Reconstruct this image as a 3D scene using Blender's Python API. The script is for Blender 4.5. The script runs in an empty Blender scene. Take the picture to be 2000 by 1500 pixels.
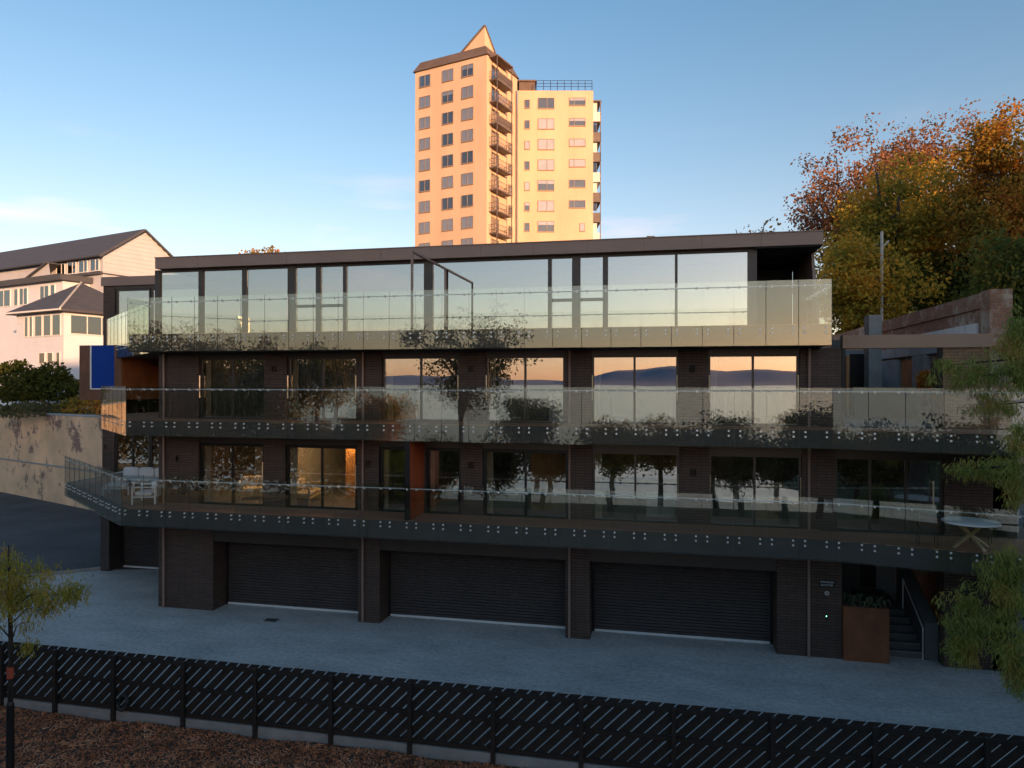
import bpy, math, random
import numpy as np
from mathutils import Matrix, Vector

# ------------------------------------------------------------------ camera, sky, sun, exposure
SC = bpy.context.scene
COL = SC.collection
F, TH, CZ, CY, ROLL = 1390.0, math.radians(12.1), 8.5, -23.7, 0.0015
C_, S_ = math.cos(TH), math.sin(TH)

cam_d = bpy.data.cameras.new('camera')
cam = bpy.data.objects.new('camera', cam_d)
COL.objects.link(cam)
cam.location = (0, CY, CZ)
cam.rotation_euler = (Matrix.Rotation(TH, 4, 'Z') @ Matrix.Rotation(math.radians(90), 4, 'X')
                      @ Matrix.Rotation(ROLL, 4, 'Z')).to_euler()
cam_d.sensor_width = 36.0
cam_d.lens = 36.0 * F / 2000.0
cam_d.clip_end = 30000
cam_d.clip_start = 0.1
SC.camera = cam

SUN_ELEV = math.radians(8.0)
SUN_X, SUN_Y = 0.671, -0.742            # horizontal direction towards the sun
SUN_AZ = math.atan2(SUN_X, SUN_Y)       # clockwise from +Y

W = bpy.data.worlds.new('World')
SC.world = W
W.use_nodes = True
wt = W.node_tree
wt.nodes.clear()
sky = wt.nodes.new('ShaderNodeTexSky')
sky.sky_type = 'NISHITA'
sky.sun_disc = False
sky.sun_elevation = SUN_ELEV
sky.sun_rotation = SUN_AZ
sky.altitude = 20
sky.air_density = 1.0
sky.dust_density = 0.7
sky.ozone_density = 2.2
bg = wt.nodes.new('ShaderNodeBackground')
bg.inputs['Strength'].default_value = 0.15
wo = wt.nodes.new('ShaderNodeOutputWorld')
# a few thin streaks of cloud in the low sky, all the way round
tc = wt.nodes.new('ShaderNodeTexCoord')
sep = wt.nodes.new('ShaderNodeSeparateXYZ')
wt.links.new(tc.outputs['Generated'], sep.inputs[0])
mapn = wt.nodes.new('ShaderNodeMapping')
mapn.inputs['Scale'].default_value = (2.6, 2.6, 13.0)
mapn.inputs['Location'].default_value = (3.1, 1.7, 0.4)
wt.links.new(tc.outputs['Generated'], mapn.inputs[0])
nz = wt.nodes.new('ShaderNodeTexNoise')
nz.inputs['Scale'].default_value = 1.6
nz.inputs['Detail'].default_value = 5.0
wt.links.new(mapn.outputs[0], nz.inputs['Vector'])
cr = wt.nodes.new('ShaderNodeValToRGB')
cr.color_ramp.elements[0].position = 0.60
cr.color_ramp.elements[1].position = 0.80
wt.links.new(nz.outputs['Fac'], cr.inputs[0])
band = wt.nodes.new('ShaderNodeValToRGB')
e = band.color_ramp.elements
e[0].position = 0.10; e[0].color = (0, 0, 0, 1)
e[1].position = 0.34; e[1].color = (0, 0, 0, 1)
m = e.new(0.21); m.color = (1, 1, 1, 1)
wt.links.new(sep.outputs['Z'], band.inputs[0])
mul = wt.nodes.new('ShaderNodeMath'); mul.operation = 'MULTIPLY'
wt.links.new(cr.outputs[0], mul.inputs[0]); wt.links.new(band.outputs[0], mul.inputs[1])
mul2 = wt.nodes.new('ShaderNodeMath'); mul2.operation = 'MULTIPLY'; mul2.inputs[1].default_value = 0.22
wt.links.new(mul.outputs[0], mul2.inputs[0])
mx = wt.nodes.new('ShaderNodeMixRGB')
mx.inputs[2].default_value = (6.2, 4.6, 4.4, 1)
wt.links.new(mul2.outputs[0], mx.inputs[0])
wt.links.new(sky.outputs[0], mx.inputs[1])
tint = wt.nodes.new('ShaderNodeValToRGB')
te = tint.color_ramp.elements
te[0].position = 0.0; te[0].color = (1.0, 0.70, 0.86, 1)
te[1].position = 0.47; te[1].color = (0.70, 0.76, 0.75, 1)
for p_, c_ in ((0.05, (1.0, 0.71, 0.70, 1)), (0.11, (1.0, 0.76, 0.69, 1)), (0.2, (1.0, 0.78, 0.72, 1)), (0.3, (0.88, 0.78, 0.73, 1))):
    q_ = te.new(p_); q_.color = c_
wt.links.new(sep.outputs['Z'], tint.inputs[0])
tm = wt.nodes.new('ShaderNodeMixRGB'); tm.blend_type = 'MULTIPLY'; tm.inputs[0].default_value = 1.0
wt.links.new(mx.outputs[0], tm.inputs[1]); wt.links.new(tint.outputs[0], tm.inputs[2])
wt.links.new(tm.outputs[0], bg.inputs[0])
wt.links.new(bg.outputs[0], wo.inputs[0])

sun_d = bpy.data.lights.new('sun', 'SUN')
sun_d.energy = 3.0
sun_d.angle = math.radians(0.5)
sun_d.color = (1.0, 0.53, 0.26)
sun = bpy.data.objects.new('sun', sun_d)
COL.objects.link(sun)
sun.location = (60, -60, 60)
ce = math.cos(SUN_ELEV)
sun.rotation_euler = Vector((-SUN_X * ce, -SUN_Y * ce, -math.sin(SUN_ELEV))).to_track_quat('-Z', 'Y').to_euler()

SC.view_settings.view_transform = 'Standard'
SC.view_settings.look = 'None'
SC.view_settings.exposure = 1.25
SC.view_settings.gamma = 1.0
SC.view_settings.use_curve_mapping = False
SC.cycles.max_bounces = 8
SC.cycles.transparent_max_bounces = 24
SC.cycles.glossy_bounces = 4
SC.cycles.caustics_reflective = False
SC.cycles.caustics_refractive = False
SC.cycles.use_denoising = True
SC.cycles.sample_clamp_indirect = 6.0

# ------------------------------------------------------------------ pixel helpers (photo is 2000 x 1500)
def ray(x, y):
    xn = (x - 1000) / F; zn = (750 - (y - ROLL * (x - 1000))) / F
    return (-S_ + xn * C_, C_ + xn * S_, zn)
def onY(x, y, Y=0.0):
    d = ray(x, y); t = (Y - CY) / d[1]; return Vector((t * d[0], Y, CZ + t * d[2]))
def onZ(x, y, Z=0.0):
    d = ray(x, y); t = (Z - CZ) / d[2]; return Vector((t * d[0], CY + t * d[1], Z))
def onX(x, y, X):
    d = ray(x, y); t = X / d[0]; return Vector((X, CY + t * d[1], CZ + t * d[2]))
def atD(x, y, D):
    d = ray(x, y); return Vector((D * d[0], CY + D * d[1], CZ + D * d[2]))
def camw(l, d, z=0.0):
    return Vector((l * C_ - d * S_, CY + l * S_ + d * C_, z))

# ------------------------------------------------------------------ materials
MATS = {}
def nodes_of(name):
    m = bpy.data.materials.new(name); m.use_nodes = True
    MATS[name] = m
    nt = m.node_tree
    return m, nt, nt.nodes['Principled BSDF']
def N(nt, t, **kw):
    n = nt.nodes.new(t)
    for k, v in kw.items():
        if k in n.inputs: n.inputs[k].default_value = v
        else: setattr(n, k, v)
    return n
def ramp(nt, stops):
    r = nt.nodes.new('ShaderNodeValToRGB')
    el = r.color_ramp.elements
    el[0].position, el[0].color = stops[0][0], (*stops[0][1], 1)
    el[1].position, el[1].color = stops[-1][0], (*stops[-1][1], 1)
    for p, c in stops[1:-1]:
        q = el.new(p); q.color = (*c, 1)
    return r
def wpos(nt, scale=(1, 1, 1)):
    g = nt.nodes.new('ShaderNodeNewGeometry')
    mp = nt.nodes.new('ShaderNodeMapping')
    mp.inputs['Scale'].default_value = scale
    nt.links.new(g.outputs['Position'], mp.inputs[0])
    return mp.outputs[0]
def noisy(name, c1, c2, scale=2.0, rough=0.7, metal=0.0, bump=0.0, bscale=None, stretch=(1, 1, 1), detail=6.0, lo=0.3, hi=0.7, spec=0.5):
    m, nt, b = nodes_of(name)
    n = N(nt, 'ShaderNodeTexNoise', Scale=scale, Detail=detail, Roughness=0.62)
    nt.links.new(wpos(nt, stretch), n.inputs['Vector'])
    r = ramp(nt, [(lo, c1), (hi, c2)])
    nt.links.new(n.outputs['Fac'], r.inputs[0])
    nt.links.new(r.outputs[0], b.inputs['Base Color'])
    b.inputs['Roughness'].default_value = rough
    b.inputs['Metallic'].default_value = metal
    b.inputs['Specular IOR Level'].default_value = spec
    if bump:
        n2 = N(nt, 'ShaderNodeTexNoise', Scale=bscale or scale * 8, Detail=4.0)
        nt.links.new(wpos(nt, stretch), n2.inputs['Vector'])
        bp = N(nt, 'ShaderNodeBump', Strength=bump, Distance=0.02)
        nt.links.new(n2.outputs['Fac'], bp.inputs['Height'])
        nt.links.new(bp.outputs[0], b.inputs['Normal'])
    return m
def brick(name, c1, c2, mortar, bw, bh, msize=0.008, rough=0.75, bump=0.5, stain=None, spec=0.4, nsc=1.1, nro=0.7):
    m, nt, b = nodes_of(name)
    g = nt.nodes.new('ShaderNodeNewGeometry')
    sx = nt.nodes.new('ShaderNodeSeparateXYZ'); nt.links.new(g.outputs['Position'], sx.inputs[0])
    ad = N(nt, 'ShaderNodeMath', operation='ADD')
    nt.links.new(sx.outputs['X'], ad.inputs[0]); nt.links.new(sx.outputs['Y'], ad.inputs[1])
    cb = nt.nodes.new('ShaderNodeCombineXYZ')
    nt.links.new(ad.outputs[0], cb.inputs[0]); nt.links.new(sx.outputs['Z'], cb.inputs[1])
    t = nt.nodes.new('ShaderNodeTexBrick')
    t.inputs['Scale'].default_value = 1.0
    t.inputs['Brick Width'].default_value = bw
    t.inputs['Row Height'].default_value = bh
    t.inputs['Mortar Size'].default_value = msize
    t.inputs['Mortar Smooth'].default_value = 0.3
    t.inputs['Color1'].default_value = (*c1, 1)
    t.inputs['Color2'].default_value = (*c2, 1)
    t.inputs['Mortar'].default_value = (*mortar, 1)
    nt.links.new(cb.outputs[0], t.inputs['Vector'])
    col = t.outputs['Color']
    n = N(nt, 'ShaderNodeTexNoise', Scale=nsc, Detail=12.0, Roughness=nro)
    nt.links.new(wpos(nt), n.inputs['Vector'])
    if stain:
        paint, lo, hi = stain
        r = ramp(nt, [(lo, (0, 0, 0)), (hi, (1, 1, 1))])
        nt.links.new(n.outputs['Fac'], r.inputs[0])
        mxx = nt.nodes.new('ShaderNodeMixRGB')
        nt.links.new(r.outputs[0], mxx.inputs[0]); nt.links.new(col, mxx.inputs[1])
        n3 = N(nt, 'ShaderNodeTexNoise', Scale=0.5, Detail=5.0)
        nt.links.new(wpos(nt), n3.inputs['Vector'])
        r3 = ramp(nt, [(0.3, tuple(v * 0.72 for v in paint)), (0.7, paint)])
        nt.links.new(n3.outputs['Fac'], r3.inputs[0])
        nt.links.new(r3.outputs[0], mxx.inputs[2])
        col = mxx.outputs[0]
    else:
        mxx = nt.nodes.new('ShaderNodeMixRGB'); mxx.blend_type = 'MULTIPLY'; mxx.inputs[0].default_value = 0.6
        r = ramp(nt, [(0.3, (0.6, 0.6, 0.6)), (0.7, (1.25, 1.2, 1.15))])
        nt.links.new(n.outputs['Fac'], r.inputs[0])
        nt.links.new(col, mxx.inputs[1]); nt.links.new(r.outputs[0], mxx.inputs[2])
        col = mxx.outputs[0]
    nt.links.new(col, b.inputs['Base Color'])
    b.inputs['Roughness'].default_value = rough
    b.inputs['Specular IOR Level'].default_value = spec
    bp = N(nt, 'ShaderNodeBump', Strength=bump, Distance=0.012, invert=True)
    nt.links.new(t.outputs['Fac'], bp.inputs['Height'])
    nt.links.new(bp.outputs[0], b.inputs['Normal'])
    return m
def glass(name, refl, tint, fres=0.6, rough=0.0, rcol=(1, 1, 1)):
    m = bpy.data.materials.new(name); m.use_nodes = True; MATS[name] = m
    nt = m.node_tree; nt.nodes.clear()
    o = nt.nodes.new('ShaderNodeOutputMaterial')
    tr = N(nt, 'ShaderNodeBsdfTransparent'); tr.inputs[0].default_value = (*tint, 1)
    gl = N(nt, 'ShaderNodeBsdfGlossy', Roughness=rough); gl.inputs[0].default_value = (*rcol, 1)
    fr = N(nt, 'ShaderNodeFresnel', IOR=1.5)
    ml = N(nt, 'ShaderNodeMath', operation='MULTIPLY_ADD')
    ml.inputs[1].default_value = fres; ml.inputs[2].default_value = refl; ml.use_clamp = True
    nt.links.new(fr.outputs[0], ml.inputs[0])
    # old float glass is never dead flat
    n = N(nt, 'ShaderNodeTexNoise', Scale=0.7, Detail=1.0)
    nt.links.new(wpos(nt), n.inputs['Vector'])
    bp = N(nt, 'ShaderNodeBump', Strength=0.05, Distance=0.02)
    nt.links.new(n.outputs['Fac'], bp.inputs['Height'])
    nt.links.new(bp.outputs[0], gl.inputs['Normal'])
    mxs = nt.nodes.new('ShaderNodeMixShader')
    nt.links.new(ml.outputs[0], mxs.inputs[0]); nt.links.new(tr.outputs[0], mxs.inputs[1]); nt.links.new(gl.outputs[0], mxs.inputs[2])
    nt.links.new(mxs.outputs[0], o.inputs[0])
    return m
def leafmat(name, stops, trans=0.3, nscale=0.25):
    m = bpy.data.materials.new(name); m.use_nodes = True; MATS[name] = m
    nt = m.node_tree; nt.nodes.clear()
    o = nt.nodes.new('ShaderNodeOutputMaterial')
    g = nt.nodes.new('ShaderNodeNewGeometry')
    n = N(nt, 'ShaderNodeTexNoise', Scale=nscale, Detail=3.0)
    nt.links.new(g.outputs['Position'], n.inputs['Vector'])
    mr = N(nt, 'ShaderNodeMapRange'); mr.inputs[1].default_value = 0.3; mr.inputs[2].default_value = 0.7
    nt.links.new(n.outputs['Fac'], mr.inputs[0])
    mixf = N(nt, 'ShaderNodeMath', operation='MULTIPLY_ADD')
    mixf.inputs[1].default_value = 0.42
    nt.links.new(g.outputs['Random Per Island'], mixf.inputs[0])
    sc_ = N(nt, 'ShaderNodeMath', operation='MULTIPLY'); sc_.inputs[1].default_value = 0.58
    nt.links.new(mr.outputs[0], sc_.inputs[0]); nt.links.new(sc_.outputs[0], mixf.inputs[2])
    r = ramp(nt, stops)
    nt.links.new(mixf.outputs[0], r.inputs[0])
    d = N(nt, 'ShaderNodeBsdfDiffuse'); t = N(nt, 'ShaderNodeBsdfTranslucent')
    nt.links.new(r.outputs[0], d.inputs[0]); nt.links.new(r.outputs[0], t.inputs[0])
    mxs = nt.nodes.new('ShaderNodeMixShader'); mxs.inputs[0].default_value = trans
    nt.links.new(d.outputs[0], mxs.inputs[1]); nt.links.new(t.outputs[0], mxs.inputs[2])
    nt.links.new(mxs.outputs[0], o.inputs[0])
    return m
def emit(name, col, s):
    m, nt, b = nodes_of(name)
    b.inputs['Emission Color'].default_value = (*col, 1); b.inputs['Emission Strength'].default_value = s
    return m

brick('dark_brick', (0.112, 0.072, 0.056), (0.088, 0.057, 0.045), (0.024, 0.017, 0.014), 0.58, 0.092, 0.010, 0.62, 0.7)
brick('old_brick', (0.46, 0.19, 0.095), (0.31, 0.12, 0.065), (0.22, 0.19, 0.165), 0.24, 0.086, 0.012, 0.9, 0.8, ((0.60, 0.47, 0.35), 0.49, 0.58), nsc=0.6, nro=0.78)
brick('painted_brick', (0.30, 0.16, 0.12), (0.20, 0.10, 0.08), (0.40, 0.33, 0.28), 0.24, 0.086, 0.012, 0.9, 0.6, ((0.95, 0.65, 0.41), 0.44, 0.47), nsc=0.35, nro=0.82)
brick('warm_brick', (0.36, 0.20, 0.115), (0.28, 0.155, 0.088), (0.13, 0.08, 0.05), 0.40, 0.092, 0.010, 0.7, 0.6)
noisy('fascia_metal', (0.28, 0.19, 0.152), (0.32, 0.22, 0.178), 0.8, 0.5, 0.15)
noisy('lintel_steel', (0.36, 0.215, 0.14), (0.43, 0.265, 0.175), 0.8, 0.6)
noisy('glass_edge', (0.07, 0.12, 0.10), (0.09, 0.14, 0.12), 1.0, 0.3)
noisy('frame_metal', (0.058, 0.047, 0.042), (0.074, 0.06, 0.053), 1.2, 0.42, 0.2)
noisy('black_metal', (0.012, 0.012, 0.013), (0.018, 0.017, 0.017), 2.0, 0.45, 0.3)
noisy('slab_edge', (0.085, 0.075, 0.068), (0.11, 0.098, 0.088), 1.0, 0.6)
noisy('soffit', (0.02, 0.019, 0.018), (0.028, 0.027, 0.026), 1.0, 0.8)
noisy('deck_timber', (0.36, 0.17, 0.095), (0.52, 0.27, 0.155), 3.0, 0.7, 0, 0.4, 20, (0.4, 9, 1))
noisy('corten', (0.36, 0.125, 0.045), (0.62, 0.25, 0.09), 1.4, 0.85, 0, 0.2, 30, (1, 1, 0.7), 9.0)  # brightened: warm light on the bay's side put into the rust colour
noisy('corten_dark', (0.12, 0.055, 0.033), (0.20, 0.095, 0.055), 1.6, 0.85, 0, 0.2, 30)
noisy('corten_red', (0.36, 0.065, 0.018), (0.54, 0.115, 0.03), 1.2, 0.7, 0, 0.1, 20, (1, 1, 0.5))
noisy('rusted_plate', (0.15, 0.048, 0.022), (0.28, 0.10, 0.04), 2.0, 0.85, 0, 0.2, 30, (1, 1, 0.6), 9.0)
m_, nt_, b_ = nodes_of('concrete')
n1 = N(nt_, 'ShaderNodeTexNoise', Scale=0.55, Detail=10.0, Roughness=0.65); nt_.links.new(wpos(nt_, (0.6, 1.3, 1)), n1.inputs['Vector'])
n2 = N(nt_, 'ShaderNodeTexNoise', Scale=9.0, Detail=7.0, Roughness=0.85); nt_.links.new(wpos(nt_, (0.7, 0.9, 1)), n2.inputs['Vector'])
r1 = ramp(nt_, [(0.3, (0.44, 0.425, 0.40)), (0.7, (0.72, 0.69, 0.65))]); nt_.links.new(n1.outputs['Fac'], r1.inputs[0])
r2 = ramp(nt_, [(0.30, (0.42, 0.42, 0.43)), (0.66, (1.0, 1.0, 1.0))]); nt_.links.new(n2.outputs['Fac'], r2.inputs[0])
mm_ = nt_.nodes.new('ShaderNodeMixRGB'); mm_.blend_type = 'MULTIPLY'; mm_.inputs[0].default_value = 1.0
nt_.links.new(r1.outputs[0], mm_.inputs[1]); nt_.links.new(r2.outputs[0], mm_.inputs[2]); nt_.links.new(mm_.outputs[0], b_.inputs['Base Color'])
b_.inputs['Roughness'].default_value = 0.85
bp_ = N(nt_, 'ShaderNodeBump', Strength=0.3, Distance=0.01); nt_.links.new(n2.outputs['Fac'], bp_.inputs['Height']); nt_.links.new(bp_.outputs[0], b_.inputs['Normal'])
noisy('light_concrete', (0.24, 0.235, 0.225), (0.36, 0.35, 0.335), 1.8, 0.9, 0, 0.3, 16)
noisy('grey_render', (0.26, 0.265, 0.275), (0.42, 0.42, 0.42), 1.2, 0.9, 0, 0.2, 14)
noisy('asphalt', (0.042, 0.044, 0.048), (0.085, 0.088, 0.095), 0.35, 0.9, 0, 0.3, 40, (1, 1, 1), 9.0)
noisy('soil', (0.05, 0.03, 0.02), (0.10, 0.06, 0.04), 3.0, 1.0, 0, 0.6, 20)
noisy('verge', (0.06, 0.075, 0.03), (0.12, 0.12, 0.06), 0.3, 1.0, 0, 0.3, 6)
noisy('pale_ground', (0.16, 0.155, 0.14), (0.26, 0.25, 0.22), 0.4, 1.0)
noisy('hill_green', (0.03, 0.045, 0.02), (0.07, 0.08, 0.035), 0.08, 1.0, 0, 0.8, 0.7)
noisy('far_hill', (0.11, 0.17, 0.27), (0.15, 0.21, 0.31), 0.002, 1.0)  # distance haze mixed into the colour of the hills
noisy('fence_timber', (0.015, 0.011, 0.0095), (0.030, 0.022, 0.018), 4.0, 0.65, 0, 0.25, 30, (1, 1, 1))
noisy('roller', (0.058, 0.046, 0.042), (0.074, 0.059, 0.053), 0.9, 0.6, 0.0, spec=0.3)
noisy('steel', (0.84, 0.82, 0.79), (0.92, 0.90, 0.87), 3.0, 0.35, 0.3)  # near-white colour holds the sunset glow reflected by the fixings
noisy('brass_handle', (0.75, 0.62, 0.45), (0.85, 0.72, 0.55), 3.0, 0.3, 0.9)
noisy('white_paint', (0.70, 0.70, 0.69), (0.80, 0.79, 0.78), 2.0, 0.5)
noisy('white_fabric', (0.66, 0.66, 0.66), (0.76, 0.76, 0.76), 3.0, 0.9, 0, 0.2, 60)
noisy('cream_fabric', (0.58, 0.48, 0.36), (0.68, 0.58, 0.44), 3.0, 0.9)
noisy('curtain_cream', (0.66, 0.56, 0.42), (0.74, 0.64, 0.50), 3.0, 0.9)
noisy('curtain_grey', (0.16, 0.155, 0.15), (0.22, 0.21, 0.20), 1.0, 0.9, 0, 0.0, None, (6, 1, 0.2))
noisy('inner_wall', (0.36, 0.34, 0.31), (0.42, 0.40, 0.36), 1.0, 0.9)
noisy('inner_dark', (0.10, 0.10, 0.10), (0.14, 0.14, 0.135), 1.0, 0.9)
noisy('inner_floor', (0.10, 0.09, 0.08), (0.15, 0.135, 0.12), 1.0, 0.5)
noisy('timber_panel', (0.42, 0.19, 0.06), (0.56, 0.28, 0.10), 2.0, 0.6, 0, 0.1, 12, (4, 4, 0.4))
noisy('pale_timber', (0.50, 0.36, 0.20), (0.62, 0.46, 0.27), 3.0, 0.6, 0, 0.1, 20, (4, 4, 0.5))
noisy('blue_glazing', (0.008, 0.045, 0.26), (0.012, 0.06, 0.33), 0.7, 0.6, spec=0.1)
noisy('tower_render', (0.59, 0.42, 0.285), (0.72, 0.525, 0.365), 0.3, 0.9, 0, 0.0, None, (1, 1, 0.25))
noisy('tower_roof', (0.12, 0.085, 0.07), (0.17, 0.125, 0.105), 0.6, 0.8)
noisy('tower_metal', (0.10, 0.08, 0.075), (0.16, 0.13, 0.12), 0.8, 0.6)
noisy('tower_frame', (0.30, 0.22, 0.17), (0.36, 0.27, 0.2), 0.8, 0.6)
noisy('tower_blind', (0.60, 0.58, 0.58), (0.74, 0.72, 0.72), 0.4, 0.9)
noisy('rail_blue', (0.02, 0.03, 0.09), (0.03, 0.04, 0.11), 1.0, 0.5)
noisy('weatherboard', (0.47, 0.48, 0.52), (0.53, 0.54, 0.58), 0.7, 0.75)
noisy('white_board', (0.64, 0.67, 0.74), (0.70, 0.73, 0.80), 0.7, 0.7)
noisy('slate_roof', (0.055, 0.058, 0.07), (0.085, 0.088, 0.10), 1.1, 0.75, 0, 0.3, 6, (1, 1, 4))
noisy('bark', (0.045, 0.035, 0.028), (0.10, 0.08, 0.065), 3.0, 0.95, 0, 0.6, 18, (1, 1, 0.25))
noisy('dark_bark', (0.018, 0.014, 0.012), (0.05, 0.038, 0.03), 5.0, 0.95, 0, 0.6, 30, (1, 1, 0.3))
noisy('pole_grey', (0.42, 0.40, 0.37), (0.52, 0.50, 0.46), 2.0, 0.6)
noisy('ribbon_red', (0.35, 0.06, 0.03), (0.45, 0.09, 0.045), 2.0, 0.8)
noisy('sign_black', (0.010, 0.010, 0.011), (0.014, 0.014, 0.015), 2.0, 0.5)
noisy('rubber', (0.012, 0.012, 0.012), (0.03, 0.03, 0.03), 8.0, 0.7)
glass('window_glass', 0.24, (0.95, 0.96, 0.95), 0.8)
glass('top_glass', 0.36, (0.72, 0.76, 0.76), 0.8)
glass('balustrade_glass', 0.07, (0.965, 0.985, 0.972), 0.5, rcol=(1.0, 1.0, 0.90))
glass('tower_glass', 0.05, (0.93, 0.93, 0.94), 0.6)
glass('house_glass', 0.16, (0.45, 0.45, 0.45), 0.8)
leafmat('leaf_autumn', [(0.05, (0.10, 0.12, 0.03)), (0.34, (0.25, 0.20, 0.045)), (0.58, (0.46, 0.26, 0.05)), (0.78, (0.50, 0.19, 0.04)), (0.95, (0.36, 0.13, 0.06))], 0.4, 0.4)
leafmat('leaf_gold', [(0.05, (0.13, 0.16, 0.04)), (0.35, (0.32, 0.28, 0.055)), (0.60, (0.60, 0.39, 0.06)), (0.95, (0.66, 0.28, 0.04))], 0.4, 0.4)
leafmat('leaf_orange', [(0.1, (0.45, 0.14, 0.02)), (0.9, (0.80, 0.30, 0.04))])
leafmat('leaf_russet', [(0.05, (0.16, 0.12, 0.06)), (0.4, (0.32, 0.17, 0.08)), (0.7, (0.38, 0.18, 0.09)), (0.95, (0.24, 0.12, 0.10))], 0.4)
leafmat('leaf_green', [(0.1, (0.06, 0.085, 0.028)), (0.5, (0.13, 0.155, 0.042)), (0.9, (0.30, 0.21, 0.045))], 0.4, 0.45)
leafmat('leaf_weeping', [(0.05, (0.12, 0.17, 0.055)), (0.45, (0.28, 0.32, 0.085)), (0.75, (0.46, 0.39, 0.10)), (0.95, (0.50, 0.22, 0.08))], 0.3, 0.8)
leafmat('leaf_young', [(0.05, (0.17, 0.19, 0.04)), (0.5, (0.38, 0.33, 0.06)), (0.8, (0.50, 0.34, 0.08)), (0.95, (0.42, 0.18, 0.10))], 0.3, 2.0)
leafmat('leaf_hedge', [(0.1, (0.03, 0.045, 0.014)), (0.5, (0.07, 0.085, 0.022)), (0.9, (0.13, 0.115, 0.03))])
leafmat('leaf_street', [(0.1, (0.07, 0.085, 0.04)), (0.5, (0.14, 0.135, 0.065)), (0.9, (0.26, 0.15, 0.065))], 0.45)
leafmat('leaf_agave', [(0.1, (0.06, 0.10, 0.06)), (0.9, (0.16, 0.19, 0.11))])
leafmat('bark_chip', [(0.05, (0.18, 0.062, 0.034)), (0.5, (0.52, 0.19, 0.09)), (0.8, (0.68, 0.29, 0.145)), (0.97, (0.78, 0.50, 0.33))], 0.0, 1.5)
emit('led_green', (0.25, 1.0, 0.5), 3.0)
emit('warm_lamp', (1.0, 0.58, 0.24), 70.0)
m_, nt_, b_ = nodes_of('sea_water')
b_.inputs['Base Color'].default_value = (0.10, 0.15, 0.19, 1); b_.inputs['Roughness'].default_value = 0.22
n_ = N(nt_, 'ShaderNodeTexNoise', Scale=0.25, Detail=6.0)
nt_.links.new(wpos(nt_, (0.3, 1, 1)), n_.inputs['Vector'])
bp_ = N(nt_, 'ShaderNodeBump', Strength=0.35, Distance=0.4)
nt_.links.new(n_.outputs['Fac'], bp_.inputs['Height']); nt_.links.new(bp_.outputs[0], b_.inputs['Normal'])

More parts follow.
